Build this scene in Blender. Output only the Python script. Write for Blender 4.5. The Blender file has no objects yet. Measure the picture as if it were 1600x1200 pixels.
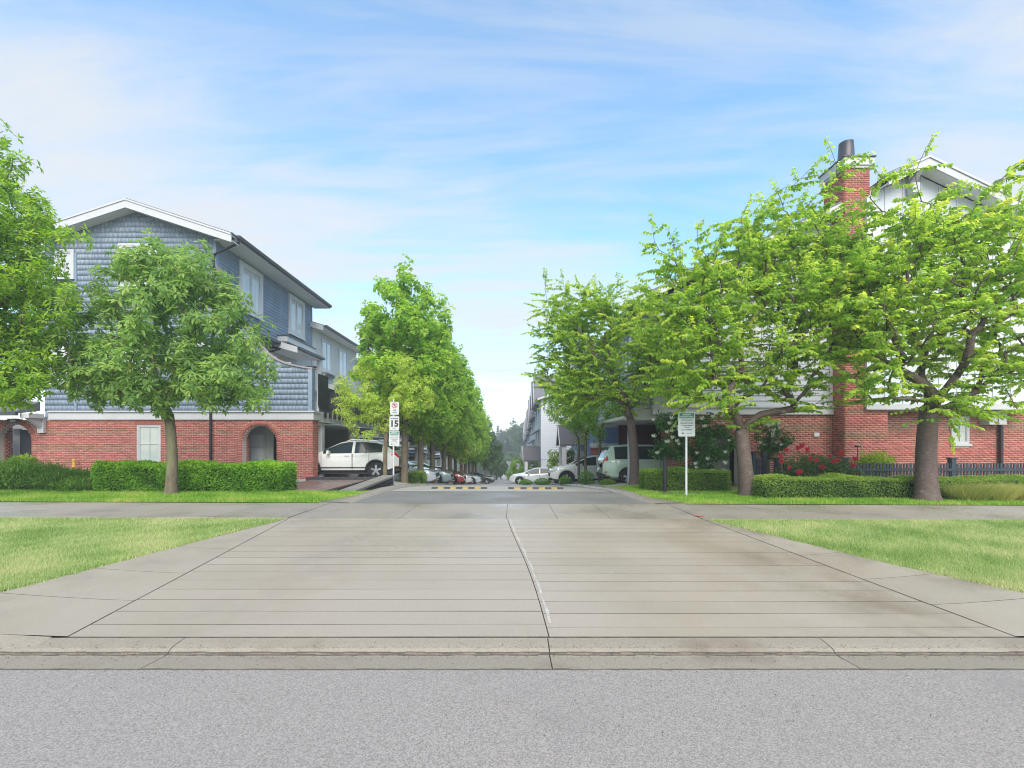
import bpy, math, random
import numpy as np
from mathutils import Vector, Matrix
random.seed(11)
RNG = np.random.default_rng(11)
C = bpy.context.scene.collection
SC = bpy.context.scene

# ------------------------------------------------------------------ camera, sky, sun, exposure
F = 711.0; CAMZ = 1.6; HY = 692.0          # focal length in photo pixels, eye height, horizon row
cam = bpy.data.cameras.new('camera'); cam.sensor_width = 36.0; cam.lens = 36.0 * F / 1600.0
cam.shift_y = (HY - 600.0) / 1600.0; cam.clip_start = 0.05; cam.clip_end = 4000
camo = bpy.data.objects.new('camera', cam); C.objects.link(camo)
camo.location = (0, 0, CAMZ); camo.rotation_euler = (math.radians(90), 0, 0)
SC.camera = camo

SUN_EL, SUN_AZ = math.radians(42), math.radians(172)     # azimuth clockwise from +Y
W = bpy.data.worlds.new('World'); SC.world = W; W.use_nodes = True
wt = W.node_tree; wt.nodes.clear()
def wn(t, **k):
    n = wt.nodes.new(t)
    for a, b in k.items(): setattr(n, a, b)
    return n
def wmath(op, a, b=None, clamp=False):
    n = wn('ShaderNodeMath', operation=op); n.use_clamp = clamp
    for i, v in enumerate((a, b)):
        if v is None: continue
        if isinstance(v, (int, float)): n.inputs[i].default_value = v
        else: wt.links.new(v, n.inputs[i])
    return n.outputs[0]
sky = wn('ShaderNodeTexSky', sky_type='NISHITA', sun_disc=False)
sky.sun_elevation = SUN_EL; sky.sun_rotation = SUN_AZ; sky.air_density = 1.0; sky.dust_density = 0.2; sky.ozone_density = 2.2
bg1 = wn('ShaderNodeBackground'); bg1.inputs['Strength'].default_value = 0.15
hsv = wn('ShaderNodeHueSaturation'); hsv.inputs['Saturation'].default_value = 1.2; hsv.inputs['Hue'].default_value = 0.489; wt.links.new(sky.outputs[0], hsv.inputs['Color']); wt.links.new(hsv.outputs[0], bg1.inputs[0])
bg2 = wn('ShaderNodeBackground'); bg2.inputs[0].default_value = (0.975, 0.985, 0.99, 1); bg2.inputs[1].default_value = 0.345
tc = wn('ShaderNodeTexCoord'); sep = wn('ShaderNodeSeparateXYZ'); wt.links.new(tc.outputs['Generated'], sep.inputs[0])
zc = wmath('MAXIMUM', sep.outputs[2], 0.0)
den = wmath('ADD', zc, 0.12)
ux = wmath('DIVIDE', sep.outputs[0], den); uy = wmath('DIVIDE', sep.outputs[1], den)
comb = wn('ShaderNodeCombineXYZ'); wt.links.new(ux, comb.inputs[0]); wt.links.new(uy, comb.inputs[1])
def wnoise(scale, detail, rough, rot, sc, loc=(0, 0, 0), dist=0.0):
    m = wn('ShaderNodeMapping'); m.inputs['Rotation'].default_value = (0, 0, math.radians(rot)); m.inputs['Scale'].default_value = sc
    m.inputs['Location'].default_value = loc
    wt.links.new(comb.outputs[0], m.inputs[0])
    n = wn('ShaderNodeTexNoise'); n.inputs['Scale'].default_value = scale; n.inputs['Detail'].default_value = detail
    n.inputs['Roughness'].default_value = rough; n.inputs['Distortion'].default_value = dist
    wt.links.new(m.outputs[0], n.inputs[0]); return n.outputs[0]
n1 = wnoise(0.55, 7, 0.55, 35, (1.0, 2.2, 1), (3.1, 0.7, 0), 0.4)
n2 = wnoise(1.9, 8, 0.6, 30, (0.7, 2.4, 1), (1.3, 5.2, 0), 0.8)
n3 = wnoise(0.25, 4, 0.5, 0, (1, 1, 1), (7.7, 2.2, 0), 0.2)
# cloud banks that lie in given directions of the sky
def lobe(px, py, width, amp):
    d = Vector((px - 800, F, HY - py)).normalized()
    n = wn('ShaderNodeVectorMath', operation='DOT_PRODUCT'); wt.links.new(tc.outputs['Generated'], n.inputs[0]); n.inputs[1].default_value = d
    a = wmath('SUBTRACT', n.outputs['Value'], 1.0)
    a = wmath('MULTIPLY', a, 1.0 / (1 - math.cos(math.radians(width))))
    a = wmath('EXPONENT', a)
    return wmath('MULTIPLY', a, amp)
s = wmath('MULTIPLY', n1, 1.15)
s = wmath('ADD', s, wmath('MULTIPLY', n2, 0.80)); s = wmath('ADD', s, wmath('MULTIPLY', n3, 0.35))
for L in ((120, 250, 15, 0.26), (330, 280, 12, 0.20), (540, 330, 9, 0.12), (780, 375, 9, 0.26), (930, 410, 7, 0.18), (560, 460, 12, 0.12), (760, 560, 10, 0.08),
          (1080, 200, 14, -0.20), (760, 150, 13, -0.16), (330, 40, 15, -0.32), (1180, 290, 9, -0.12), (900, 290, 7, -0.12), (1560, 140, 10, 0.18), (1500, 60, 9, 0.02), (640, 215, 6, 0.10)):
    s = wmath('ADD', s, lobe(*L))
mr = wn('ShaderNodeMapRange'); mr.interpolation_type = 'SMOOTHSTEP'
mr.inputs['From Min'].default_value = 0.93; mr.inputs['From Max'].default_value = 1.55
mr.inputs['To Min'].default_value = 0.12; mr.inputs['To Max'].default_value = 0.90
wt.links.new(s, mr.inputs['Value'])
hz = wn('ShaderNodeMapRange'); hz.inputs['From Min'].default_value = 0.0; hz.inputs['From Max'].default_value = 0.42
hz.inputs['To Min'].default_value = 0.36; hz.inputs['To Max'].default_value = 0.0; wt.links.new(zc, hz.inputs['Value'])
n4 = wnoise(1.15, 9, 0.66, 24, (0.45, 3.0, 1), (9.3, 4.1, 0), 1.1)
ws_ = wn('ShaderNodeMapRange'); ws_.interpolation_type = 'SMOOTHSTEP'; ws_.inputs['From Min'].default_value = 0.36; ws_.inputs['From Max'].default_value = 0.72; ws_.inputs['To Max'].default_value = 0.42
wt.links.new(n4, ws_.inputs['Value'])
keep = wmath('SUBTRACT', 1.0, mr.outputs[0]); thin = wmath('MULTIPLY', ws_.outputs[0], keep)
mask = wmath('MAXIMUM', wmath('ADD', mr.outputs[0], thin), hz.outputs[0])
mix = wn('ShaderNodeMixShader'); wt.links.new(mask, mix.inputs[0]); wt.links.new(bg1.outputs[0], mix.inputs[1]); wt.links.new(bg2.outputs[0], mix.inputs[2])
out = wn('ShaderNodeOutputWorld'); wt.links.new(mix.outputs[0], out.inputs[0])

sl = bpy.data.lights.new('sun', 'SUN'); sl.energy = 2.1; sl.angle = math.radians(50); sl.color = (1.0, 0.91, 0.77)
so = bpy.data.objects.new('sun', sl); C.objects.link(so)
sd = Vector((math.sin(SUN_AZ) * math.cos(SUN_EL), math.cos(SUN_AZ) * math.cos(SUN_EL), math.sin(SUN_EL)))
so.rotation_euler = sd.to_track_quat('Z', 'Y').to_euler(); so.location = (0, -5, 30)
HAZE = 0.0023
vs = SC.view_settings
vs.view_transform = 'Standard'; vs.look = 'None'; vs.exposure = 1.37; vs.gamma = 1.0; vs.use_curve_mapping = False
SC.display_settings.display_device = 'sRGB'
SC.cycles.max_bounces = 9; SC.cycles.diffuse_bounces = 6; SC.cycles.transparent_max_bounces = 8; SC.cycles.volume_bounces = 0; SC.cycles.filter_width = 1.05

# ------------------------------------------------------------------ helpers
ORI = {}
def X(px, Y): return (px - 800.0) * Y / F
def Z(py, Y): return CAMZ - (py - HY) * Y / F

def thing(name, label, cat, loc, group=None, rotz=0.0, local=False):
    o = bpy.data.objects.new(name, None); C.objects.link(o); o.empty_display_size = 0.2
    o.location = loc; o.rotation_euler = (0, 0, rotz)
    o['label'] = label; o['category'] = cat
    if group: o['group'] = group
    ORI[o.name] = Vector((0, 0, 0)) if local else Vector(loc)
    return o
def tag(o, label, cat, group=None):
    o['label'] = label; o['category'] = cat
    if group: o['group'] = group
    return o
def link(ob, parent, loc=None):
    C.objects.link(ob)
    if parent is not None:
        ob.parent = parent; ORI[ob.name] = ORI[parent.name]
    else:
        ORI[ob.name] = Vector(loc) if loc is not None else Vector((0, 0, 0)); ob.location = ORI[ob.name]
    return ob

class MB:
    def __init__(s): s.v = []; s.f = []; s.mi = []; s.m = 0
    def face(s, idx): s.f.append(idx); s.mi.append(s.m)
    def poly(s, pts):
        b = len(s.v); s.v += [tuple(p) for p in pts]; s.face(tuple(range(b, b + len(pts))))
    def hexa(s, p):      # 8 points: bottom ring 0-3, top ring 4-7
        b = len(s.v); s.v += [tuple(q) for q in p]
        for q in ((3, 2, 1, 0), (4, 5, 6, 7), (0, 1, 5, 4), (1, 2, 6, 5), (2, 3, 7, 6), (3, 0, 4, 7)): s.face(tuple(b + i for i in q))
    def box(s, x0, x1, y0, y1, z0, z1):
        s.hexa([(x0, y0, z0), (x1, y0, z0), (x1, y1, z0), (x0, y1, z0), (x0, y0, z1), (x1, y0, z1), (x1, y1, z1), (x0, y1, z1)])
    def prism(s, pts, off):      # planar polygon extruded by vector off
        n = len(pts); b = len(s.v); o = Vector(off)
        s.v += [tuple(p) for p in pts] + [tuple(Vector(p) + o) for p in pts]
        s.face(tuple(range(b, b + n))); s.face(tuple(range(b + 2 * n - 1, b + n - 1, -1)))
        for i in range(n):
            j = (i + 1) % n; s.face((b + i, b + n + i, b + n + j, b + j))
    def tube(s, pts, rad, n=8, cap=True, twist=0.0):
        pts = [Vector(p) for p in pts]
        if not hasattr(rad, '__len__'): rad = [rad] * len(pts)
        b = len(s.v); ref = None
        for i, p in enumerate(pts):
            t = (pts[min(i + 1, len(pts) - 1)] - pts[max(i - 1, 0)]).normalized()
            if ref is None:
                ref = t.orthogonal().normalized()
                if abs(t.z) < 0.95: ref = (Vector((0, 0, 1)) - t * t.z).normalized()
            ref = (ref - t * ref.dot(t)).normalized(); bi = t.cross(ref)
            for k in range(n):
                a = 2 * math.pi * k / n + twist
                s.v.append(tuple(p + (ref * math.cos(a) + bi * math.sin(a)) * rad[i]))
        for i in range(len(pts) - 1):
            for k in range(n):
                k2 = (k + 1) % n
                s.face((b + i * n + k, b + i * n + k2, b + (i + 1) * n + k2, b + (i + 1) * n + k))
        if cap:
            s.face(tuple(b + k for k in range(n))[::-1]); e = b + (len(pts) - 1) * n
            s.face(tuple(e + k for k in range(n)))
    def lathe(s, prof, c, axis='Z', n=20):   # prof: (r, h) ; axis Z or Y
        b = len(s.v)
        for r, h in prof:
            for k in range(n):
                a = 2 * math.pi * k / n
                if axis == 'Z': s.v.append((c[0] + r * math.cos(a), c[1] + r * math.sin(a), c[2] + h))
                else: s.v.append((c[0] + r * math.cos(a), c[1] + h, c[2] + r * math.sin(a)))
        for i in range(len(prof) - 1):
            for k in range(n):
                k2 = (k + 1) % n
                s.face((b + i * n + k, b + i * n + k2, b + (i + 1) * n + k2, b + (i + 1) * n + k))
    def build(s, name, mats, parent=None, loc=None, smooth=False, kind=None):
        me = bpy.data.meshes.new(name)
        o = ORI[parent.name] if parent is not None else (Vector(loc) if loc is not None else Vector((0, 0, 0)))
        me.from_pydata([(a - o.x, b - o.y, c - o.z) for a, b, c in s.v], [], s.f)
        if not isinstance(mats, (list, tuple)): mats = [mats]
        for m in mats: me.materials.append(m)
        if len(mats) > 1: me.polygons.foreach_set('material_index', s.mi)
        if smooth: me.polygons.foreach_set('use_smooth', [True] * len(me.polygons))
        me.update()
        ob = bpy.data.objects.new(name, me); link(ob, parent, loc)
        if kind: ob['kind'] = kind
        return ob

def npmesh(name, V, Fc, mat, parent=None, loc=None, rnd=None, smooth=False, kind=None):
    """bulk mesh: V (n,3), Fc (m,k) faces of equal size, rnd a float per vertex"""
    me = bpy.data.meshes.new(name)
    o = ORI[parent.name] if parent is not None else (Vector(loc) if loc is not None else Vector((0, 0, 0)))
    V = np.asarray(V, dtype=np.float32) - np.array(o, dtype=np.float32)
    Fc = np.asarray(Fc, dtype=np.int32); m, k = Fc.shape
    me.vertices.add(len(V)); me.vertices.foreach_set('co', V.ravel())
    me.loops.add(m * k); me.loops.foreach_set('vertex_index', Fc.ravel())
    me.polygons.add(m); me.polygons.foreach_set('loop_start', np.arange(0, m * k, k, dtype=np.int32))
    me.polygons.foreach_set('loop_total', np.full(m, k, dtype=np.int32))
    if smooth: me.polygons.foreach_set('use_smooth', np.ones(m, dtype=bool))
    if rnd is not None:
        a = me.attributes.new('rnd', 'FLOAT', 'POINT'); a.data.foreach_set('value', np.asarray(rnd, dtype=np.float32))
    me.materials.append(mat); me.update(calc_edges=True)
    ob = bpy.data.objects.new(name, me); link(ob, parent, loc)
    if kind: ob['kind'] = kind
    return ob

def struct(o): o['kind'] = 'structure'; return o

# ------------------------------------------------------------------ materials
def mat(name, c, rough=0.6, var=0.12, scale=3.0, bump=0.0, bscale=80.0, metal=0.0, spec=0.4, rnd=0.0, c2=None, orand=0.0, stretch=None, coat=0.0, c3=None, c3s=0.8, c3t=(0.5, 0.7), rvar=0.0, detail=6, lim=(0.3, 0.7), stain=None):
    m = bpy.data.materials.new(name); m.use_nodes = True; t = m.node_tree; N = t.nodes; Lk = t.links
    b = N['Principled BSDF']; b.inputs['Roughness'].default_value = rough; b.inputs['Metallic'].default_value = metal
    b.inputs['Specular IOR Level'].default_value = spec; b.inputs['Coat Weight'].default_value = coat; b.inputs['Coat Roughness'].default_value = 0.05
    geo = N.new('ShaderNodeNewGeometry'); src = geo.outputs['Position']
    if stretch:
        mp = N.new('ShaderNodeMapping'); mp.inputs['Scale'].default_value = stretch; Lk.new(src, mp.inputs[0]); src = mp.outputs[0]
    n = N.new('ShaderNodeTexNoise'); n.inputs['Scale'].default_value = scale; n.inputs['Detail'].default_value = detail; n.inputs['Roughness'].default_value = 0.62
    Lk.new(src, n.inputs['Vector'])
    mx = N.new('ShaderNodeMix'); mx.data_type = 'RGBA'
    lo = c2 if c2 else tuple(max(0, v * (1 - var)) for v in c); hi = c if c2 else tuple(v * (1 + var) for v in c)
    mx.inputs[6].default_value = (*lo, 1); mx.inputs[7].default_value = (*hi, 1)
    rp = N.new('ShaderNodeMapRange'); rp.inputs['From Min'].default_value = lim[0]; rp.inputs['From Max'].default_value = lim[1]; rp.clamp = True
    Lk.new(n.outputs[0], rp.inputs[0]); Lk.new(rp.outputs[0], mx.inputs[0])
    col = mx.outputs[2]
    if c3:
        n3_ = N.new('ShaderNodeTexNoise'); n3_.inputs['Scale'].default_value = c3s; n3_.inputs['Detail'].default_value = 7; n3_.inputs['Roughness'].default_value = 0.65
        Lk.new(src, n3_.inputs['Vector'])
        r3 = N.new('ShaderNodeMapRange'); r3.interpolation_type = 'SMOOTHSTEP'; r3.inputs['From Min'].default_value = c3t[0]; r3.inputs['From Max'].default_value = c3t[1]
        Lk.new(n3_.outputs[0], r3.inputs[0])
        m3 = N.new('ShaderNodeMix'); m3.data_type = 'RGBA'; m3.inputs[7].default_value = (*c3, 1)
        Lk.new(r3.outputs[0], m3.inputs[0]); Lk.new(col, m3.inputs[6]); col = m3.outputs[2]
    if stain:      # dirt washed along the drive edges: list of (x0, slope, width, noise scale, colour, strength)
        sp_ = N.new('ShaderNodeSeparateXYZ'); Lk.new(geo.outputs['Position'], sp_.inputs[0])
        def mth(op, a, b_=None, c_=None):
            q = N.new('ShaderNodeMath'); q.operation = op
            for i_, v_ in enumerate((a, b_, c_)):
                if v_ is None: continue
                if isinstance(v_, (int, float)): q.inputs[i_].default_value = v_
                else: Lk.new(v_, q.inputs[i_])
            return q.outputs[0]
        for x0_, sl_k, wd_, nsc, ccol, stg in stain:
            d_ = mth('ABSOLUTE', mth('SUBTRACT', mth('MULTIPLY_ADD', sp_.outputs[1], sl_k, sp_.outputs[0]), x0_))
            e_ = mth('EXPONENT', mth('MULTIPLY', mth('POWER', mth('DIVIDE', d_, wd_), 2.0), -1.0))
            nz_ = N.new('ShaderNodeTexNoise'); nz_.inputs['Scale'].default_value = nsc; nz_.inputs['Detail'].default_value = 7; nz_.inputs['Roughness'].default_value = 0.65; Lk.new(geo.outputs['Position'], nz_.inputs['Vector'])
            nr_ = N.new('ShaderNodeMapRange'); nr_.interpolation_type = 'SMOOTHSTEP'; nr_.inputs['From Min'].default_value = 0.38; nr_.inputs['From Max'].default_value = 0.66; Lk.new(nz_.outputs[0], nr_.inputs[0])
            f_ = mth('MULTIPLY', mth('MULTIPLY', e_, nr_.outputs[0]), stg)
            ms = N.new('ShaderNodeMix'); ms.data_type = 'RGBA'; ms.inputs[7].default_value = (*ccol, 1); Lk.new(f_, ms.inputs[0]); Lk.new(col, ms.inputs[6]); col = ms.outputs[2]
    if rnd or orand:
        hs = N.new('ShaderNodeHueSaturation'); Lk.new(col, hs.inputs['Color'])
        mr_ = N.new('ShaderNodeMapRange')
        if rnd:
            at = N.new('ShaderNodeAttribute'); at.attribute_name = 'rnd'; Lk.new(at.outputs['Fac'], mr_.inputs[0]); k = rnd
        else:
            oi = N.new('ShaderNodeObjectInfo'); Lk.new(oi.outputs['Random'], mr_.inputs[0]); k = orand
        mr_.inputs['To Min'].default_value = 1 - k; mr_.inputs['To Max'].default_value = 1 + k
        Lk.new(mr_.outputs[0], hs.inputs['Value']); col = hs.outputs[0]
    Lk.new(col, b.inputs['Base Color'])
    if rvar:
        n4 = N.new('ShaderNodeTexNoise'); n4.inputs['Scale'].default_value = 0.7; n4.inputs['Detail'].default_value = 4; Lk.new(src, n4.inputs['Vector'])
        r4 = N.new('ShaderNodeMapRange'); r4.inputs['From Min'].default_value = 0.35; r4.inputs['From Max'].default_value = 0.65
        r4.inputs['To Min'].default_value = max(0.05, rough - rvar); r4.inputs['To Max'].default_value = min(1, rough + rvar)
        Lk.new(n4.outputs[0], r4.inputs[0]); Lk.new(r4.outputs[0], b.inputs['Roughness'])
    if bump:
        nb = N.new('ShaderNodeTexNoise'); nb.inputs['Scale'].default_value = bscale; nb.inputs['Detail'].default_value = 4
        Lk.new(src, nb.inputs['Vector'])
        bp = N.new('ShaderNodeBump'); bp.inputs['Strength'].default_value = bump; bp.inputs['Distance'].default_value = 0.01
        Lk.new(nb.outputs[0], bp.inputs['Height']); Lk.new(bp.outputs[0], b.inputs['Normal'])
    return m

def leafmat(name, dark, light, young=None, trans=0.35, rough=0.5, spec=0.3):
    """rnd 0..1 blends dark to light, above 1 towards young growth"""
    m = bpy.data.materials.new(name); m.use_nodes = True; t = m.node_tree; N = t.nodes; Lk = t.links
    b = N['Principled BSDF']; b.inputs['Roughness'].default_value = rough; b.inputs['Specular IOR Level'].default_value = spec
    at = N.new('ShaderNodeAttribute'); at.attribute_name = 'rnd'
    cr = N.new('ShaderNodeValToRGB'); mr_ = N.new('ShaderNodeMapRange'); mr_.inputs['From Max'].default_value = 2.0
    Lk.new(at.outputs['Fac'], mr_.inputs[0]); Lk.new(mr_.outputs[0], cr.inputs[0])
    e = cr.color_ramp.elements; e[0].color = (*dark, 1); e[1].position = 0.5; e[1].color = (*light, 1)
    x = cr.color_ramp.elements.new(1.0); x.color = (*(young or light), 1)
    Lk.new(cr.outputs[0], b.inputs['Base Color'])
    tr = N.new('ShaderNodeBsdfTranslucent'); hs = N.new('ShaderNodeHueSaturation'); hs.inputs['Saturation'].default_value = 1.1; hs.inputs['Value'].default_value = 1.55
    Lk.new(cr.outputs[0], hs.inputs['Color']); Lk.new(hs.outputs[0], tr.inputs[0])
    mx = N.new('ShaderNodeMixShader'); mx.inputs[0].default_value = trans
    Lk.new(b.outputs[0], mx.inputs[1]); Lk.new(tr.outputs[0], mx.inputs[2]); Lk.new(mx.outputs[0], N['Material Output'].inputs[0])
    return m

M = {}
M['asphalt'] = mat('asphalt', (0.37, 0.335, 0.312), 0.8, c2=(0.185, 0.167, 0.156), scale=120, lim=(0.36, 0.64), bump=0.07, bscale=150, rvar=0.1, c3=(0.20, 0.183, 0.172), c3s=0.55, c3t=(0.50, 0.85), detail=2.5)
M['apron_asphalt'] = mat('apron_asphalt', (0.23, 0.22, 0.212), 0.62, c2=(0.155, 0.148, 0.143), scale=90, bump=0.4, bscale=140, rvar=0.2, c3=(0.16, 0.155, 0.15), c3s=1.1)
M['lane'] = mat('lane_paving', (0.40, 0.38, 0.355), 0.6, c2=(0.31, 0.295, 0.275), scale=40, bump=0.3, bscale=100, rvar=0.2)
M['concrete'] = mat('drive_concrete', (0.415, 0.360, 0.298), 0.42, c2=(0.32, 0.277, 0.227), scale=80, bump=0.35, bscale=260, rvar=0.17, orand=0.03, c3=(0.33, 0.28, 0.215), c3s=0.5, c3t=(0.46, 0.72), spec=0.5,
    stain=[(4.10, .143, .42, 1.3, (0.21, 0.17, 0.125), .8), (3.75, .143, .9, 0.8, (0.28, 0.22, 0.15), .6), (-2.9, -.1, .5, 1.1, (0.29, 0.25, 0.205), .7), (1.9, .1, .6, .9, (0.33, 0.275, 0.2), .6), (6.95, .43, .42, 1.7, (0.20, 0.165, 0.125), .95), (-5.9, -.27, .35, 1.6, (0.26, 0.23, 0.19), .7)])
M['walk'] = mat('sidewalk_concrete', (0.355, 0.312, 0.262), 0.36, c2=(0.28, 0.245, 0.205), scale=40, bump=0.25, bscale=220, rvar=0.2, orand=0.10, c3=(0.23, 0.205, 0.18), c3s=0.8, c3t=(0.5, 0.72), spec=0.5)
M['gutter'] = mat('gutter_concrete', (0.36, 0.315, 0.255), 0.6, c2=(0.25, 0.215, 0.17), scale=60, bump=0.5, bscale=180, rvar=0.2, orand=0.05, c3=(0.23, 0.19, 0.145), c3s=0.9, c3t=(0.5, 0.7))
M['groove'] = mat('groove_dirt', (0.15, 0.132, 0.11), 0.9, c2=(0.07, 0.06, 0.05), scale=7)
M['joint'] = mat('joint_filler', (0.09, 0.08, 0.07), 0.9, var=0.3, scale=20)
M['seam'] = mat('pale_sealant', (0.45, 0.42, 0.385), 0.45, var=0.2, scale=15)
M['soil'] = mat('soil', (0.07, 0.055, 0.04), 0.95, c2=(0.045, 0.05, 0.03), scale=6, bump=0.6, bscale=40)
M['lawn'] = mat('lawn_ground', (0.26, 0.32, 0.10), 0.95, c2=(0.16, 0.20, 0.06), scale=4, bump=0.8, bscale=60, c3=(0.26, 0.25, 0.09), c3s=1.5, c3t=(0.52, 0.72))
M['terrain'] = mat('terrain_ground', (0.06, 0.08, 0.035), 0.95, c2=(0.05, 0.05, 0.03), scale=2, bump=0.5, bscale=20)
M['mortar'] = mat('mortar', (0.60, 0.50, 0.45), 0.95, var=0.15, scale=30)
M['brick'] = mat('brick', (0.41, 0.140, 0.105), 0.85, c2=(0.33, 0.105, 0.08), scale=9, rnd=0.20, bump=0.4, bscale=120)
M['blue_siding'] = mat('blue_siding', (0.20, 0.26, 0.345), 0.65, c2=(0.15, 0.20, 0.275), scale=2.2, stretch=(1, 1, 0.25), orand=0.07, bump=0.15, bscale=90, c3=(0.25, 0.30, 0.37), c3s=0.6, c3t=(0.55, 0.75))
M['blue_shingle'] = mat('blue_shingle', (0.205, 0.258, 0.33), 0.7, c2=(0.18, 0.228, 0.295), scale=1.6, stretch=(1, 1, 0.6), rnd=0.09, bump=0.05, bscale=90, c3=(0.27, 0.32, 0.38), c3s=0.5, c3t=(0.52, 0.75))
M['blue2'] = mat('blue_house_siding', (0.13, 0.21, 0.37), 0.6, var=0.1, scale=2, orand=0.06)
M['beige'] = mat('grey_beige_siding', (0.52, 0.52, 0.51), 0.6, var=0.06, scale=2, orand=0.04)
M['grey_siding'] = mat('grey_siding', (0.40, 0.425, 0.47), 0.6, var=0.06, scale=2, orand=0.04)
M['white'] = mat('white_paint', (0.47, 0.48, 0.50), 0.5, var=0.04, scale=3, c3=(0.40, 0.40, 0.405), c3s=1.2, c3t=(0.55, 0.8))
M['batten'] = mat('white_board', (0.53, 0.56, 0.61), 0.55, var=0.03, scale=2, orand=0.02)
M['soffit'] = mat('soffit', (0.70, 0.71, 0.71), 0.6, var=0.04)
M['shaded_trim'] = mat('brown_trim', (0.17, 0.125, 0.105), 0.7, var=0.2)  # brown is the bump-out underside's own colour
M['cap_trim'] = mat('weathered_cap', (0.27, 0.23, 0.215), 0.7, var=0.15)
M['roof'] = mat('asphalt_shingle', (0.10, 0.10, 0.12), 0.85, c2=(0.07, 0.07, 0.085), scale=14, bump=0.4, bscale=60, rnd=0.0, orand=0.06)
M['slate_roof'] = mat('grey_shingle', (0.165, 0.165, 0.19), 0.85, c2=(0.12, 0.12, 0.14), scale=12, bump=0.3, bscale=50, orand=0.08)
M['black'] = mat('black_metal', (0.018, 0.018, 0.022), 0.4, var=0.2)
M['gutter_metal'] = mat('dark_gutter', (0.05, 0.05, 0.062), 0.35, var=0.15)
M['fence'] = mat('slate_fence_paint', (0.035, 0.047, 0.065), 0.6, var=0.2, orand=0.1)
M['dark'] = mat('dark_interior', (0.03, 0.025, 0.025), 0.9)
M['maroon'] = mat('maroon_door', (0.07, 0.02, 0.02), 0.6)
M['door_grey'] = mat('grey_door', (0.36, 0.38, 0.38), 0.55, var=0.05)
M['door_dark'] = mat('charcoal_door', (0.055, 0.055, 0.07), 0.5)
M['pane'] = mat('window_pane', (0.58, 0.585, 0.58), 0.08, c2=(0.36, 0.38, 0.39), scale=5, stretch=(1, 1, .06), spec=0.6, coat=0.3)
M['pane_green'] = mat('blind_pane', (0.40, 0.46, 0.44), 0.08, var=0.10, scale=1.0, spec=0.8, coat=0.6)
M['pane_dark'] = mat('dark_pane', (0.06, 0.075, 0.085), 0.05, var=0.2, spec=0.9, coat=0.8)
M['steel'] = mat('galvanised', (0.55, 0.57, 0.59), 0.45, metal=0.3, var=0.08)
M['sign_white'] = mat('sign_white', (0.50, 0.52, 0.53), 0.4, var=0.02)
M['sign_green'] = mat('sign_green', (0.02, 0.20, 0.15), 0.4, var=0.05)
M['sign_black'] = mat('sign_black', (0.02, 0.02, 0.025), 0.5)
M['sign_grey'] = mat('sign_grey_print', (0.14, 0.14, 0.17), 0.5)
M['sign_red'] = mat('sign_red', (0.45, 0.04, 0.05), 0.5)
M['rubber_black'] = mat('rubber_black', (0.06, 0.058, 0.056), 0.75, var=0.4, scale=9)
M['rubber_yellow'] = mat('rubber_yellow', (0.50, 0.33, 0.06), 0.7, c2=(0.22, 0.17, 0.08), scale=9)
M['red_paint'] = mat('red_marking_paint', (0.65, 0.07, 0.05), 0.6, var=0.2, scale=30)
M['stone'] = mat('dark_block', (0.075, 0.072, 0.078), 0.8, c2=(0.035, 0.035, 0.04), scale=12, bump=0.8, bscale=25, orand=0.25)
M['capstone'] = mat('wall_cap', (0.27, 0.25, 0.225), 0.55, c2=(0.18, 0.165, 0.15), scale=14, bump=0.4, bscale=60, orand=0.1, rvar=0.15)
M['redpaver'] = mat('red_paver', (0.24, 0.16, 0.135), 0.42, c2=(0.15, 0.125, 0.115), scale=4, bump=0.3, bscale=90, orand=0.15, rvar=0.15, c3=(0.24, 0.12, 0.07), c3s=1.2, c3t=(0.5, 0.7))
M['bark_smooth'] = mat('grey_brown_bark', (0.20, 0.155, 0.115), 0.9, c2=(0.10, 0.075, 0.055), scale=14, stretch=(1, 1, 0.35), bump=0.9, bscale=40, c3=(0.17, 0.18, 0.09), c3s=2.5, c3t=(0.52, 0.7))
M['bark_cherry'] = mat('cherry_bark', (0.145, 0.105, 0.092), 0.7, c2=(0.07, 0.048, 0.042), scale=16, stretch=(0.8, 0.8, 1.5), bump=1.0, bscale=34, c3=(0.24, 0.205, 0.19), c3s=5.5, c3t=(0.58, 0.72))
M['twig'] = mat('dark_twig', (0.06, 0.042, 0.035), 0.9)
M['hedge_core'] = mat('hedge_core', (0.012, 0.022, 0.008), 1.0)
M['chrome'] = mat('chrome', (0.75, 0.75, 0.76), 0.15, metal=1.0, var=0.02)
M['tyre'] = mat('tyre', (0.02, 0.02, 0.021), 0.8)
M['rim'] = mat('alloy', (0.45, 0.46, 0.48), 0.3, metal=0.7, var=0.03)
M['glass_car'] = mat('car_glass', (0.02, 0.032, 0.034), 0.04, spec=0.28, var=0.1)
M['tail'] = mat('tail_light', (0.50, 0.02, 0.03), 0.15, coat=0.8)
M['headl'] = mat('head_light', (0.55, 0.57, 0.60), 0.1, coat=1.0, metal=0.2)
M['plastic'] = mat('black_plastic', (0.03, 0.03, 0.032), 0.6)
def paint(n, c): M[n] = mat(n, c, 0.3, var=0.02, coat=0.9, spec=0.5); return M[n]
for n, c in (('paint_white', (0.72, 0.72, 0.71)), ('paint_silver', (0.50, 0.54, 0.60)), ('paint_green', (0.43, 0.54, 0.44)), ('paint_teal', (0.22, 0.29, 0.31)),
             ('paint_red', (0.30, 0.03, 0.03)), ('paint_blue', (0.05, 0.10, 0.28)), ('paint_dark', (0.03, 0.04, 0.05))): paint(n, c)
M['flower_white'] = mat('white_petal', (0.80, 0.82, 0.70), 0.7, var=0.08)
M['flower_red'] = mat('red_petal', (0.78, 0.06, 0.11), 0.6, c2=(0.66, 0.03, 0.06), scale=20)
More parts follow.
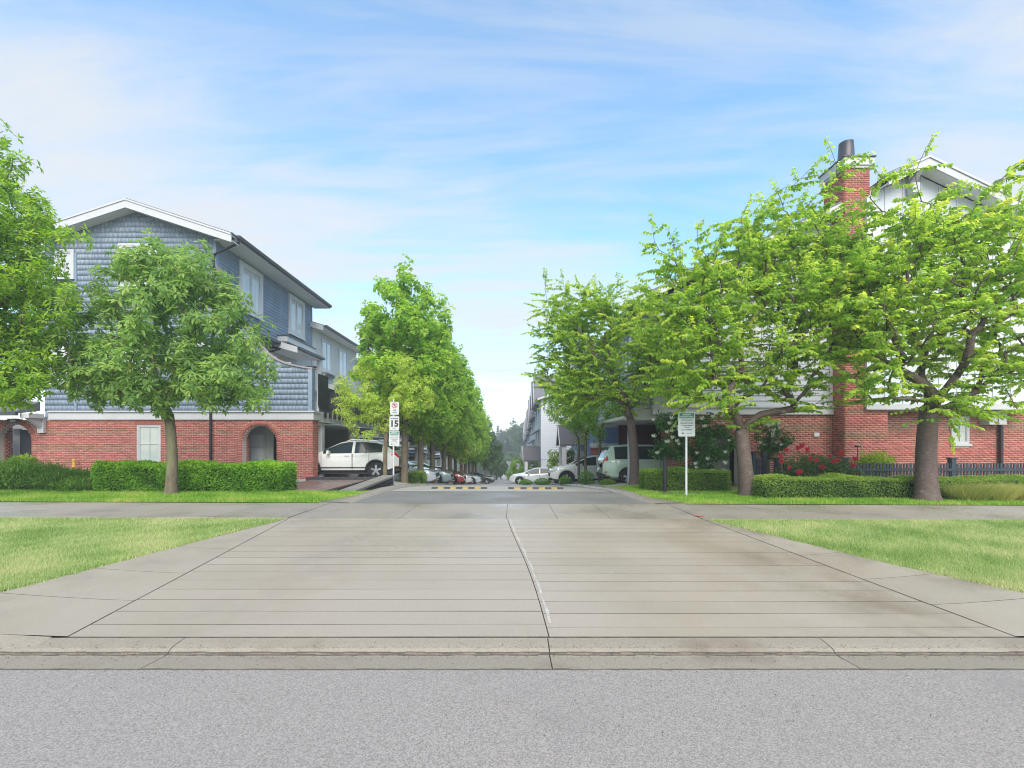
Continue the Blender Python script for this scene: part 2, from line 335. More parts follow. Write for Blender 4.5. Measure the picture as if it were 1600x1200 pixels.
M['yellow_pipe'] = mat('yellow_pipe', (0.60, 0.36, 0.08), 0.6, var=0.2, scale=20)

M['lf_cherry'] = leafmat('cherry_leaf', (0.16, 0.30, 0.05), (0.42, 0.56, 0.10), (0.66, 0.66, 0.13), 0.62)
M['lf_ash'] = leafmat('compound_leaf', (0.085, 0.19, 0.055), (0.29, 0.44, 0.125), (0.48, 0.54, 0.15), 0.50)
M['lf_zelk'] = leafmat('narrow_leaf', (0.12, 0.25, 0.035), (0.35, 0.51, 0.07), (0.52, 0.60, 0.11), 0.54)
M['lf_maple'] = leafmat('maple_leaf', (0.14, 0.29, 0.045), (0.36, 0.53, 0.085), (0.50, 0.60, 0.11), 0.60)
M['lf_young'] = leafmat('young_maple_leaf', (0.23, 0.37, 0.07), (0.46, 0.58, 0.12), (0.62, 0.64, 0.17), 0.57)
M['lf_hedge'] = leafmat('laurel_leaf', (0.055, 0.16, 0.02), (0.21, 0.42, 0.04), (0.40, 0.60, 0.06), 0.38)
M['lf_box'] = leafmat('box_leaf', (0.065, 0.14, 0.025), (0.21, 0.34, 0.055), (0.38, 0.48, 0.08), 0.38)
M['lf_jun'] = leafmat('juniper_leaf', (0.055, 0.14, 0.02), (0.17, 0.32, 0.04), (0.28, 0.38, 0.06), 0.28)
M['lf_dog'] = leafmat('dogwood_leaf', (0.035, 0.105, 0.028), (0.11, 0.25, 0.05), (0.18, 0.32, 0.05), 0.36)
M['lf_rose'] = leafmat('rose_leaf', (0.040, 0.080, 0.030), (0.13, 0.22, 0.06), (0.30, 0.25, 0.10), 0.3)
M['lf_lime'] = leafmat('lime_leaf', (0.14, 0.24, 0.02), (0.32, 0.45, 0.04), (0.50, 0.56, 0.06), 0.4)
M['lf_grass'] = leafmat('lawn_blade', (0.18, 0.30, 0.07), (0.40, 0.49, 0.19), (0.60, 0.56, 0.32), 0.40)
M['lf_verge'] = leafmat('verge_blade', (0.11, 0.25, 0.030), (0.25, 0.44, 0.055), (0.52, 0.50, 0.16), 0.42)
M['lf_tuft'] = leafmat('tuft_blade', (0.17, 0.22, 0.05), (0.40, 0.42, 0.12), (0.52, 0.44, 0.18), 0.3)
M['lf_far'] = leafmat('far_leaf', (0.05, 0.105, 0.035), (0.13, 0.23, 0.06), (0.22, 0.32, 0.08), 0.38)
M['lf_fir'] = leafmat('fir_needle', (0.018, 0.045, 0.022), (0.05, 0.10, 0.04), (0.07, 0.13, 0.05), 0.15)
# ------------------------------------------------------------------ terrain heights
LANE = np.array([(-60, 0), (3.47, 0.0), (3.65, .039), (8.15, .235), (10.1, .25), (12, .2), (13.6, .15), (15.1, .07), (17, -.06), (19, -.2), (25, -.72), (30, -1.15), (40, -2.05),
                 (60, -3.8), (90, -5.95), (120, -7.8), (160, -9.4), (220, -9.6), (3000, -9.6)])
YARD = np.array([(-60, 0), (4.0, 0), (5.0, .155), (8.15, .245), (10.1, .25), (12, .2), (19.2, .03), (24, -.25), (30, -.9), (40, -2.0), (60, -3.8), (90, -5.95), (120, -7.8), (160, -9.4), (220, -9.6), (3000, -9.6)])
def lane(Y): return np.interp(Y, LANE[:, 0], LANE[:, 1])
def yard(Y): return np.interp(Y, YARD[:, 0], YARD[:, 1])
def tilt(x, Y): return -0.0035 * np.clip(x, -12, 12) * np.clip((Y - 4) / 4, 0, 1) * np.clip((30 - Y) / 10, 0, 1)
def gl(x, Y): return lane(Y) + tilt(x, Y)
def gy(x, Y):
    w = np.clip((np.abs(x + 0.5) - 4.2) / 1.0, 0, 1)
    return lane(Y) * (1 - w) + yard(Y) * w + tilt(x, Y)

def sheet(name, xs, ys, zf, m, parent=None, off=0.0, edgeL=None, edgeR=None, smooth=True):
    """grid sheet; edgeL/R(Y) bend the x range row by row"""
    xs = np.asarray(xs, float); ys = np.asarray(ys, float); V = []
    for y in ys:
        if edgeL is not None:
            a, b = edgeL(y), edgeR(y); row = a + (b - a) * (xs - xs[0]) / (xs[-1] - xs[0])
        else: row = xs
        V.append(np.column_stack([row, np.full(len(row), y), zf(row, np.full(len(row), y)) + off]))
    V = np.concatenate(V); nx, ny = len(xs), len(ys)
    i = np.arange(nx - 1)[None, :] + nx * np.arange(ny - 1)[:, None]
    Fc = np.stack([i, i + 1, i + nx + 1, i + nx], -1).reshape(-1, 4)
    return npmesh(name, V, Fc, m, parent, smooth=smooth)

xs = np.concatenate([np.linspace(-900, -60, 15)[:-1], np.linspace(-60, -14, 24)[:-1], np.linspace(-14, 14, 57)[:-1], np.linspace(14, 60, 24)[:-1], np.linspace(60, 900, 15)])
ys = np.concatenate([np.linspace(-60, 0, 7)[:-1], np.linspace(0, 40, 81)[:-1], np.linspace(40, 240, 81)[:-1], np.linspace(240, 1800, 20)])
struct(sheet('terrain', xs, ys, gy, M['terrain'], off=-0.09))
# street in front of the camera
struct(sheet('road', np.linspace(-40, 40, 41), np.linspace(-12, 3.18, 12), lambda x, y: 0.012 - 0.0003 * (y - 3.18) ** 2, M['asphalt']))
# gutter: pan, rolled lip, each slab a piece
gut = sheet('gutter', np.linspace(-40, 40, 3), [3.17, 3.66], lambda x, y: np.full_like(x, -0.03), M['joint']); struct(gut)
cuts = [-20, -14, -11, -8, -5.4, -2.62, .285, 2.46, 5.4, 8, 11, 14, 20]
def slab_strip(name, parent, m, prof, x0, x1, gap=0.006, thick=0.05, skew=0.0):
    """prof: list of (y,z) front to back; skew shifts x with y"""
    mb = MB(); n = len(prof)
    g = gap / 2
    for (xa, sgn) in ((x0 + g, 0), (x1 - g, 1)):
        for y, z in prof: mb.v.append((xa + skew * (y - prof[0][0]), y, z))
        for y, z in prof: mb.v.append((xa + skew * (y - prof[0][0]), y, z - thick))
    for i in range(n - 1):
        mb.face((i, 2 * n + i, 2 * n + i + 1, i + 1))
    mb.face((0, n, 3 * n, 2 * n)); mb.face((n - 1, 3 * n - 1, 4 * n - 1, 2 * n - 1)[::-1] if False else (2 * n + n - 1, 3 * n + n - 1, n + n - 1, n - 1))
    mb.face(tuple(list(range(n)) + list(range(2 * n - 1, n - 1, -1)))); mb.face(tuple(list(range(2 * n, 3 * n))[::-1] + list(range(3 * n, 4 * n))))
    return mb.build(name, m, parent)
for a, b in zip(cuts[:-1], cuts[1:]):
    sk = random.uniform(-.35, .35) if abs(a) < 6 else 0
    slab_strip('gutter_slab', gut, M['gutter'], [(3.19, .010), (3.30, .001), (3.42, -.008), (3.455, -.004)], a, b, gap=0.008)
    if -3.2 < (a + b) / 2 < 4.2 or True:
        if b > -3.75 and a < 4.7:
            slab_strip('gutter_lip', gut, M['gutter'], [(3.465, .006), (3.50, .022), (3.56, .031), (3.645, .038)], max(a, -3.7), min(b, 4.6), gap=0.008)
# grit and dark dirt caught along the gutter line and the asphalt edge
def grit(y0, wd, x0, x1, zf_, seed):
    r = random.Random(seed); mb = MB(); x = x0
    while x < x1:
        l = r.uniform(.03, .16); w0, w1 = wd * r.uniform(.25, 1), wd * r.uniform(.25, 1); z = zf_ + r.uniform(.0022, .004); k = r.uniform(-.004, .004)
        w0 = max(w0, wd * .5); w1 = max(w1, wd * .5)
        mb.poly([(x, y0 + k - w0, z), (x + l * .5, y0 + k - w1 * 1.2, z), (x + l, y0 + k - w1, z), (x + l, y0 + k + w1 * .6, z + .002), (x + l * .4, y0 + k + w0, z + .002), (x, y0 + k + w0 * .5, z + .002)]); x += l - .004
    return mb.build('gutter_grit', M['groove'], gut, kind='stuff')
grit(3.440, .008, -9, 9, -.006, 4); grit(3.186, .007, -9, 9, .0125, 5); grit(3.462, .008, -9, 9, .004, 7)
rg_ = np.random.default_rng(12); nst = 2600     # loose pebbles and leaf crumbs
xs_p = rg_.uniform(-7, 7, nst); ys_p = np.where(rg_.random(nst) < .7, 3.44 + rg_.normal(0, .05, nst), rg_.uniform(2.4, 3.6, nst)); zs_p = np.where(ys_p < 3.19, .0125, np.where(ys_p < 3.46, .004, .034)); sp_r = rg_.uniform(.002, .006, nst)
tet = np.array([[1, 0, 0], [-.5, .87, 0], [-.5, -.87, 0], [0, 0, 1.1]]); Vp = np.stack([xs_p, ys_p, zs_p], 1)[:, None, :] + tet[None] * sp_r[:, None, None]; ip_ = np.arange(nst)[:, None] * 4
npmesh('pebbles', Vp.reshape(-1, 3), np.concatenate([ip_ + np.array(f) for f in ((0, 1, 3), (1, 2, 3), (2, 0, 3))]), M['groove'], gut, kind='stuff')
# kerbs beyond the flares
for x0, x1 in ((-20, -14), (-14, -11), (-11, -8), (-8, -5.5), (5.6, 8), (8, 11), (11, 14), (14, 20)):
    s_ = slab_strip('kerb', None, M['gutter'], [(3.463, .0), (3.475, .10), (3.50, .125), (3.66, .132)], x0, x1, gap=0.01, thick=0.12); struct(s_)
for x0, x1, s1 in ((-5.5, -3.7, 1), (4.6, 5.6, 0)):       # kerb ramps down to the drive
    mb = MB(); hi, lo = .132, .04
    za, zb = (hi, lo) if s1 else (lo, hi)
    mb.hexa([(x0, 3.463, -.05), (x1, 3.463, -.05), (x1, 3.66, -.05), (x0, 3.66, -.05), (x0, 3.475 + .0, za - .03), (x1, 3.475, zb - .03), (x1, 3.66, zb), (x0, 3.66, za)])
    struct(mb.build('kerb_ramp', M['gutter']))
# concrete drive: strips between scored joints, left and right of the centre joint
def dpl(Y): return -0.12 + 0.0436 * Y
def eL(Y): return -3.57 - 0.44 * (Y - 3.6) / 4.55
def eR(Y): return 4.06 - 0.65 * (Y - 3.6) / 4.55
def eC(Y): return .30 - .35 * (Y - 3.6) / 4.55 + 0.03 * math.sin((Y - 3.6) * 1.1)
drive = sheet('driveway', np.linspace(0, 1, 5), np.linspace(3.64, 8.15, 8), lambda x, y: dpl(y), M['groove'], off=-0.012, edgeL=lambda y: eL(y) - .05, edgeR=lambda y: eR(y) + .05); struct(drive)
def drive_strip(y0, y1, fa, fb):
    mb = MB(); g = .0038; rows = []
    y0 += g + random.uniform(0, .001); y1 -= g; n = 6
    w0 = random.uniform(-.004, .004); dz = random.uniform(0, .0015)
    for y in (y0, y1):
        for k in range(n + 1):
            t = k / n; a, b = fa(y) + .004, fb(y) - .004
            mb.v.append((a + (b - a) * t, y + w0 * math.sin(t * 5), dpl(y) + dz))
    for y in (y0, y1):
        for k in range(n + 1):
            t = k / n; a, b = fa(y) + .004, fb(y) - .004
            mb.v.append((a + (b - a) * t, y + w0 * math.sin(t * 5), dpl(y) - .01))
    m_ = n + 1
    for k in range(n):
        mb.m = 0; mb.face((k, k + 1, m_ + k + 1, m_ + k)); mb.m = 1
        mb.face((2 * m_ + k, 2 * m_ + k + 1, k + 1, k)); mb.face((m_ + k, m_ + k + 1, 3 * m_ + k + 1, 3 * m_ + k))
    mb.face((0, m_, 3 * m_, 2 * m_)); mb.face((n, 2 * m_ + n, 3 * m_ + n, m_ + n))
    mb.build('concrete_strip', [M['concrete'], M['groove']], drive)
D = 0.2755
for side in (0, 1):
    y = 3.66; nxt = 3.607 + D - (0.05 if side else 0)
    while y < 8.13:
        e = min(nxt, 8.15)
        if 8.15 - e < 0.08: e = 8.15
        drive_strip(y, e, eL if side == 0 else (lambda q: eC(q) + .001), (lambda q: eC(q) - .001) if side == 0 else eR)
        y = e; nxt = e + D
# pale sealant bands along the centre joint
mb = MB()
for i in range(24):
    ya, yb = 3.9 + i * .175, 3.9 + (i + 1) * .175
    for o, w in ((.030, .022 + .010 * math.sin(i * 1.7)), (-.075, .02)):
        if o < 0: continue
        mb.poly([(eC(ya) + o, ya, dpl(ya) + .0045), (eC(ya) + o + w, ya, dpl(ya) + .0045), (eC(yb) + o + w, yb, dpl(yb) + .0045), (eC(yb) + o, yb, dpl(yb) + .0045)])
mb.build('sealant_band', M['seam'], drive)
# flares to either side
def lawnz(Y): return 0.051 + 0.0226 * Y
def oL(Y): return np.interp(Y, [3.66, 4.4, 5.4, 6.6, 8.15], [-5.45, -4.97, -4.72, -4.45, -4.04])
def oR(Y): return np.interp(Y, [3.66, 4.4, 5.4, 6.6, 8.15], [5.6, 4.95, 4.45, 4.02, 3.44])
fl = sheet('drive_flare', np.linspace(0, 1, 3), np.linspace(3.66, 8.15, 8), lambda x, y: dpl(y) - .02, M['joint'], edgeL=lambda y: oL(y), edgeR=lambda y: eL(y)); struct(fl)
fr = sheet('drive_flare', np.linspace(0, 1, 3), np.linspace(3.66, 8.15, 8), lambda x, y: dpl(y) - .02, M['joint'], edgeL=lambda y: eR(y), edgeR=lambda y: oR(y)); struct(fr)
for root, fi, fo, cutsY in ((fl, eL, oL, (3.66, 4.4, 5.2, 6.2, 8.15)), (fr, eR, oR, (3.66, 4.3, 5.0, 5.9, 7.0, 8.15))):
    for a, b in zip(cutsY[:-1], cutsY[1:]):
        mb = MB(); n = 5; k = 4; sg = -1 if root is fl else 1
        for j in range(n + 1):
            y = a + .003 + (b - a - .006) * j / n
            for i in range(k + 1):
                t = i / k; xi, xo = fi(y) + sg * .003, fo(y)
                z = dpl(y) + .004 + (max(lawnz(y), dpl(y) + .004) - dpl(y) - .004) * t ** 1.3
                mb.v.append((xi + (xo - xi) * t, y + sg * 0 + .10 * t * (1 if y < 6 else .3) * (0 if j in () else 1) * 0, z))
        for j in range(n):
            for i in range(k):
                q = j * (k + 1) + i; mb.face((q, q + 1, q + k + 2, q + k + 1) if sg > 0 else (q + 1, q, q + k + 1, q + k + 2))
        mb.build('flare_slab', M['concrete'], root, smooth=True)
# sidewalk: one run of slabs from left to right
def walk_z(x, y): return 0.25 + tilt(x, y) - (0.010 if abs(x) < 4 else 0)
sw = sheet('sidewalk', np.linspace(-24, 24, 25), [8.16, 10.1], lambda x, y: 0.25 + tilt(x, y), M['joint'], off=-0.035); struct(sw)
xc = [-24 + 1.55 * i for i in range(13)] + [-4.02, -2.03, -.10, .82, 1.78, 3.43] + [3.43 + 1.6 * i for i in range(1, 13)]
xc = sorted(c for c in xc if not (-5.0 < c < -4.1))
for a, b in zip(xc[:-1], xc[1:]):
    mb = MB(); g = .004
    def zz(x, y):
        if -4.03 < (a + b) / 2 < 3.44: return gl(x, y) + .001 if y < 9 else gl(x, y)
        return 0.25 + tilt(x, y)
    p = [(a + g, 8.16), (b - g, 8.16), (b - g, 10.09), (a + g, 10.09)]
    mb.hexa([(x, y, zz(x, y) - .06) for x, y in p] + [(x, y, float(zz(x, y))) for x, y in p])
    mb.build('sidewalk_slab', M['walk'], sw)
# asphalt apron, pale band, lane, kerb edges
LL = lambda y: np.interp(y, [10.1, 13.6, 15.5, 22, 30, 40, 60, 120, 160], [-3.60, -3.66, -3.75, -3.85, -3.9, -4.0, -3.9, -3.6, -3.4])
LR = lambda y: np.interp(y, [10.1, 11, 13.6, 15.5, 22, 30, 40, 60, 120, 160], [3.16, 3.05, 2.96, 2.72, 2.6, 2.3, 2.0, 2.2, 2.4, 2.4])
ap = sheet('apron', np.linspace(0, 1, 9), np.linspace(10.1, 13.6, 8), gl, M['apron_asphalt'], off=0.0, edgeL=LL, edgeR=LR); struct(ap)
ln = sheet('lane', np.linspace(0, 1, 9), np.concatenate([np.linspace(13.604, 40, 40), np.linspace(42, 160, 40)]), gl, M['lane'], off=0.002, edgeL=LL, edgeR=LR); struct(ln)
for fe, sg in ((LL, -1), (LR, 1)):
    ysk = np.concatenate([[10.092], np.linspace(10.2, 30, 40)]); V = []
    for y in ysk:
        x = float(fe(y)); z = float(gl(x, y)); w = .30 + (.38 * max(0, (11.3 - y) / 1.2) if y < 11.3 else 0)
        h = 0.015 + .06 * min(1, (y - 10.1) / 3)
        V += [(x, y, z - .02), (x + sg * .03, y, z + h), (x + sg * w, y, z + h + .02), (x + sg * w, y, z - .15)]
    V = np.array(V); i = np.arange(len(ysk) - 1)[:, None] * 4 + np.arange(3)[None, :]
    Fc = np.stack([i, i + 1, i + 5, i + 4], -1).reshape(-1, 4)
    Fc = np.concatenate([Fc, np.array([[0, 1, 2, 3]])])
    struct(npmesh('lane_kerb', V, Fc if sg < 0 else Fc[:, ::-1], M['walk'], smooth=False))
# lawns (ground) and back strips
def lw(x, y): return lawnz(y) + tilt(x, y) * .6
l1 = sheet('lawn', np.linspace(0, 1, 12), np.linspace(3.66, 8.16, 10), lw, M['lawn'], off=-.004, edgeL=lambda y: -24., edgeR=lambda y: float(oL(y))); struct(l1)
l2 = sheet('lawn', np.linspace(0, 1, 12), np.linspace(3.66, 8.16, 10), lw, M['lawn'], off=-.004, edgeL=lambda y: float(oR(y)), edgeR=lambda y: 24.); struct(l2)
bL = lambda y: float(LL(y)) - .29 - (.38 * max(0, (11.3 - y) / 1.2))
bR = lambda y: float(LR(y)) + .29 + (.38 * max(0, (11.3 - y) / 1.2))
l3 = sheet('verge', np.linspace(0, 1, 20), np.linspace(10.09, 13.0, 8), gy, M['lawn'], off=0.012, edgeL=lambda y: -24., edgeR=bL); struct(l3)
l4 = sheet('verge', np.linspace(0, 1, 20), np.concatenate([np.linspace(10.09, 13, 8), [14, 15, 16.2]]), gy, M['lawn'], off=0.012, edgeL=bR, edgeR=lambda y: 24.); struct(l4)
def paved(name, x0, x1, y0, y1, m, off=.02, zf=gy): struct(sheet(name, np.linspace(x0, x1, 8), np.linspace(y0, y1, 10), zf, M[m], off=off))
paved('parking_bay', -13, -4.1, 17.4, 26, 'lane', .015); paved('parking_bay', 3.0, 12, 16.6, 27.5, 'lane', .02)
paved('parking_bay', -13, -4.2, 26.2, 70, 'lane', .015, gl); paved('parking_bay', 2.3, 8, 27.8, 110, 'lane', .012, gl)

def blades(name, region, n, h, w, m, lean=0.5, tipy=0.25, parent=None, seed=3):
    """n grass blades; region(rng,n)->x,y,z"""
    r = np.random.default_rng(seed); x, y, z = region(r, n); n = len(x)
    a = r.uniform(0, 2 * np.pi, n); hh = h * r.uniform(.5, 1.25, n); ww = w * r.uniform(.7, 1.3, n)
    la = r.uniform(0, 2 * np.pi, n); l = lean * hh * r.uniform(.2, 1, n)
    B = np.column_stack([x, y, z]); d = np.column_stack([np.cos(a), np.sin(a), 0 * a]) * (ww / 2)[:, None]
    T = B + np.column_stack([np.cos(la) * l, np.sin(la) * l, hh])
    V = np.stack([B - d, B + d, T], 1).reshape(-1, 3)
    # patchy colour: a few slow waves across the ground plus per-blade scatter
    p = np.sin(x * 1.7 + 1.3 * np.sin(y * 2.1)) * np.sin(y * 2.3 + .7 * x) * .42 + np.sin(x * 5.1 + y * 3.3) * .14 + np.sin(x * 9.7 - y * 7.9 + 2 * np.sin(x * 3)) * .14
    v = np.clip(0.75 + p + r.normal(0, .3, n), 0, 2); v = np.where(r.random(n) < tipy * (1 + p), v + .7, v)
    return npmesh(name, V, np.arange(3 * n).reshape(-1, 3), m, parent, rnd=np.repeat(v, 3), kind='stuff')
def lawn_region(side):
    def f(r, n):
        y = 3.62 + (8.14 - 3.62) * r.random(n) ** 1.0
        e = oL(y) if side < 0 else oR(y); far = np.where(side < 0, -1, 1) * (y * 1.22 + .6)
        t = r.random(n); x = e + (far - e) * t + r.normal(0, .028, n); k = np.abs(far) > np.abs(e)
        return x[k], y[k], lw(x[k], y[k]) - .004
    return f
tag(blades('lawn_grass', lawn_region(-1), 90000, .038, .009, M['lf_grass'], seed=3), 'bright green lawn left of the concrete drive, between sidewalk and street', 'lawn')
tag(blades('lawn_grass', lawn_region(1), 90000, .038, .009, M['lf_grass'], seed=4), 'bright green lawn right of the concrete drive, between sidewalk and street', 'lawn')
def verge_region(side, y0, y1):
    def f(r, n):
        y = y0 + (y1 - y0) * r.random(n); e = np.array([bL(q) if side < 0 else bR(q) for q in y])
        far = side * (y * 1.2 + .5); x = e + (far - e) * r.random(n); return x, y, gy(x, y) + .01
    return f
tag(blades('verge_grass', verge_region(-1, 10.08, 13.0), 42000, .07, .014, M['lf_verge'], seed=5), 'strip of grass between the left sidewalk and the laurel hedge', 'grass')
tag(blades('verge_grass', verge_region(1, 10.08, 13.4), 45000, .07, .014, M['lf_verge'], seed=6, tipy=.12), 'strip of grass between the right sidewalk and the clipped box hedges', 'grass')
def v3(r, n):
    y = 13.3 + 3.0 * r.random(n); x = np.array([bR(q) for q in y]) + r.random(n) * 1.6; return x, y, gy(x, y) + .01
tag(blades('verge_grass', v3, 9000, .08, .02, M['lf_verge'], seed=8, tipy=.1), 'tongue of grass under the cherry tree beside the green minivan', 'grass')
# ------------------------------------------------------------------ foliage machinery
def leaves_mesh(name, B, Dn, N, L, Wd, rnd, m, parent, loc=None, hexa=True, fold=.18, droop=.12, kind=None):
    """B base points, Dn directions, N rough normals (all n,3)"""
    Dn = Dn / (np.linalg.norm(Dn, axis=1, keepdims=True) + 1e-9)
    S = np.cross(Dn, N); S /= (np.linalg.norm(S, axis=1, keepdims=True) + 1e-9)
    U = np.cross(S, Dn); L = L[:, None]; Wd = Wd[:, None]
    T = B + Dn * L - U * L * droop
    if hexa:
        m1 = B + Dn * L * .30; m2 = B + Dn * L * .68 - U * L * droop * .4
        r1 = m1 + S * Wd * .5 + U * Wd * fold; l1 = m1 - S * Wd * .5 + U * Wd * fold
        r2 = m2 + S * Wd * .40 + U * Wd * fold; l2 = m2 - S * Wd * .40 + U * Wd * fold
        V = np.stack([B, r1, r2, T, l2, l1], 1).reshape(-1, 3); n = len(B); i = np.arange(n)[:, None] * 6
        Fc = np.concatenate([i + np.array([0, 1, 2, 3]), i + np.array([0, 3, 4, 5])]); k = 6
    else:
        mm = B + Dn * L * .45
        r = mm + S * Wd * .5 + U * Wd * fold; l = mm - S * Wd * .5 + U * Wd * fold
        V = np.stack([B, r, T, l], 1).reshape(-1, 3); n = len(B); i = np.arange(n)[:, None] * 4
        Fc = np.concatenate([i + np.array([0, 1, 2]), i + np.array([0, 2, 3])]); k = 4
    return npmesh(name, V, Fc, m, parent, loc, rnd=np.repeat(rnd, k), kind=kind)

def skeleton(base, top, targets, r, wander=.10, upbias=.5, seg=.28, start_frac=.0, horiz=0.0):
    """grow paths from the trunk (base..top) to every target; returns pos,parent,paths"""
    rg = np.random.default_rng(r)
    base = np.array(base, float); top = np.array(top, float)
    n0 = max(4, int(np.linalg.norm(top - base) / .3)); pos = []; par = []; ln_ = []
    bow = rg.normal(0, .04, 3); bow[2] = 0
    for i in range(n0 + 1):
        t = i / n0; pos.append(base + (top - base) * t + bow * math.sin(t * math.pi)); par.append(i - 1); ln_.append(np.linalg.norm(top - base) * t)
    first = int(n0 * start_frac) if start_frac > 0 else n0
    paths = []
    tg = sorted(targets, key=lambda t: np.linalg.norm(np.array(t[:3]) - top))
    Pn = np.zeros((40000, 3)); Ln = np.zeros(40000); Pn[:len(pos)] = pos; Ln[:len(pos)] = ln_; cnt = len(pos)
    for t in tg:
        t = np.array(t[:3], float)
        d = np.linalg.norm(Pn[first:cnt] - t, axis=1)
        below = np.maximum(0, Pn[first:cnt, 2] - t[2]) * upbias
        cost = d + .30 * (Ln[first:cnt] - Ln[first]) + below
        j = first + int(np.argmin(cost)); p0 = Pn[j]
        pj = par[j] if par[j] >= 0 else j
        dv = p0 - Pn[pj]; dv = dv / (np.linalg.norm(dv) + 1e-6)
        dist = np.linalg.norm(t - p0); ns = max(2, int(dist / seg))
        out = (t - p0).copy(); out[2] *= (1 - horiz); out /= (np.linalg.norm(out) + 1e-6)
        ctl = p0 + (dv * .34 + out * .55 + np.array([0, 0, .22 * (1 - horiz)])) * dist * .5
        path = [j]; prev = j
        for k in range(1, ns + 1):
            u = k / ns; q = (1 - u) ** 2 * p0 + 2 * u * (1 - u) * ctl + u * u * t
            if k < ns: q = q + rg.normal(0, wander * .13, 3)
            Pn[cnt] = q; par.append(prev); Ln[cnt] = Ln[prev] + np.linalg.norm(q - Pn[prev]); prev = cnt; path.append(cnt); cnt += 1
        paths.append(path)
    return Pn[:cnt].copy(), np.array(par), paths, n0

def branch_mesh(name, Pn, par, paths, n0, r_trunk, m, parent, tip=.006, expo=.52, flare=1.35, sides=5, limb_m=None):
    cnt = np.zeros(len(Pn)); 
    for p in paths: cnt[p[-1]] += 1
    for i in range(len(Pn) - 1, 0, -1):
        if par[i] >= 0: cnt[par[i]] += cnt[i]
    N_ = max(1, cnt[n0]); rad = np.maximum(tip, r_trunk * .80 * (np.maximum(cnt, .5) / N_) ** expo)
    mb = MB(); tr = list(range(n0 + 1)); rr = []
    for i in tr:
        t = i / n0; rr.append(r_trunk * (1.06 - .16 * t) + r_trunk * (flare - 1) * math.exp(-t * n0 * .3 / .16))
    pts = [Vector(Pn[i]) for i in tr]
    # root flare ring below the ground, finer near the base
    b0 = pts[0]; pts = [b0 - Vector((0, 0, .12)), b0, b0 + (pts[1] - b0) * .25, b0 + (pts[1] - b0) * .6] + pts[1:]
    rr = [r_trunk * flare * 1.12, r_trunk * flare, r_trunk * (1.06 + (flare - 1) * .6), r_trunk * (1.06 + (flare - 1) * .22)] + rr[1:]
    mb.tube(pts, rr, 14)
    for p in paths:
        if p[0] <= n0: rads = [rad[p[1]]] + [rad[i] for i in p[1:]]
        else: rads = [min(rad[p[0]], rad[p[1]] * 1.15)] + [rad[i] for i in p[1:]]
        mb.tube([Pn[i] for i in p], rads, sides if rads[0] < .05 else 8)
    me = mb.build(name, m, parent, smooth=True)
    return rad

def path_samples(Pn, paths, n_per_m, rg, last, lead=0.0):
    """random points along the last `last` metres of every path: point, tangent, fraction to tip"""
    A = []; T = []; Q = []
    for p in paths:
        pts = Pn[p]; sg = np.diff(pts, axis=0); ls = np.linalg.norm(sg, axis=1); tot = ls.sum()
        use = min(tot * (1 - lead), last); n = max(2, int(use * n_per_m)); s = tot - use * rg.random(n)
        cs = np.concatenate([[0], np.cumsum(ls)]); k = np.clip(np.searchsorted(cs, s) - 1, 0, len(ls) - 1)
        f = (s - cs[k]) / np.maximum(ls[k], 1e-6)
        A.append(pts[k] + sg[k] * f[:, None]); T.append(sg[k] / np.maximum(ls[k], 1e-6)[:, None]); Q.append(1 - (tot - s) / max(use, 1e-6))
    return np.concatenate(A), np.concatenate(T), np.concatenate(Q)

def sub_twigs(A, T, rg, lo, hi, per, spread=.9, up=.15, horiz=.6):
    """short side twigs: start, direction, length"""
    n = len(A); d = T + rg.normal(0, spread, (n, 3)); d[:, 2] = d[:, 2] * (1 - horiz) + up
    d /= np.linalg.norm(d, axis=1, keepdims=True); return A, d, rg.uniform(lo, hi, n)

def ellip(rg, n, c, r, shell=.45, zmin=None):
    v = rg.normal(0, 1, (n, 3)); v /= np.linalg.norm(v, axis=1, keepdims=True)
    q = (shell + (1 - shell) * rg.random(n) ** .6)[:, None]
    p = np.array(c) + v * q * np.array(r)
    if zmin is not None: p[:, 2] = np.maximum(p[:, 2], zmin + rg.random(n) * .4)
    return p

def twig_lines(name, A, d, L, m, parent, w=.006):
    S = np.cross(d, np.array([.3, .2, 1.])); S /= np.linalg.norm(S, axis=1, keepdims=True); U = np.cross(S, d)
    E = A + d * L[:, None] - np.array([0, 0, 1]) * (L * .12)[:, None]
    V = np.stack([A + S * w, A - S * w * .5 + U * w * .9, A - S * w * .5 - U * w * .9, E], 1).reshape(-1, 3); i = np.arange(len(A))[:, None] * 4
    Fc = np.concatenate([i + np.array([0, 1, 3]), i + np.array([1, 2, 3]), i + np.array([2, 0, 3])])
    return npmesh(name, V, Fc, m, parent)

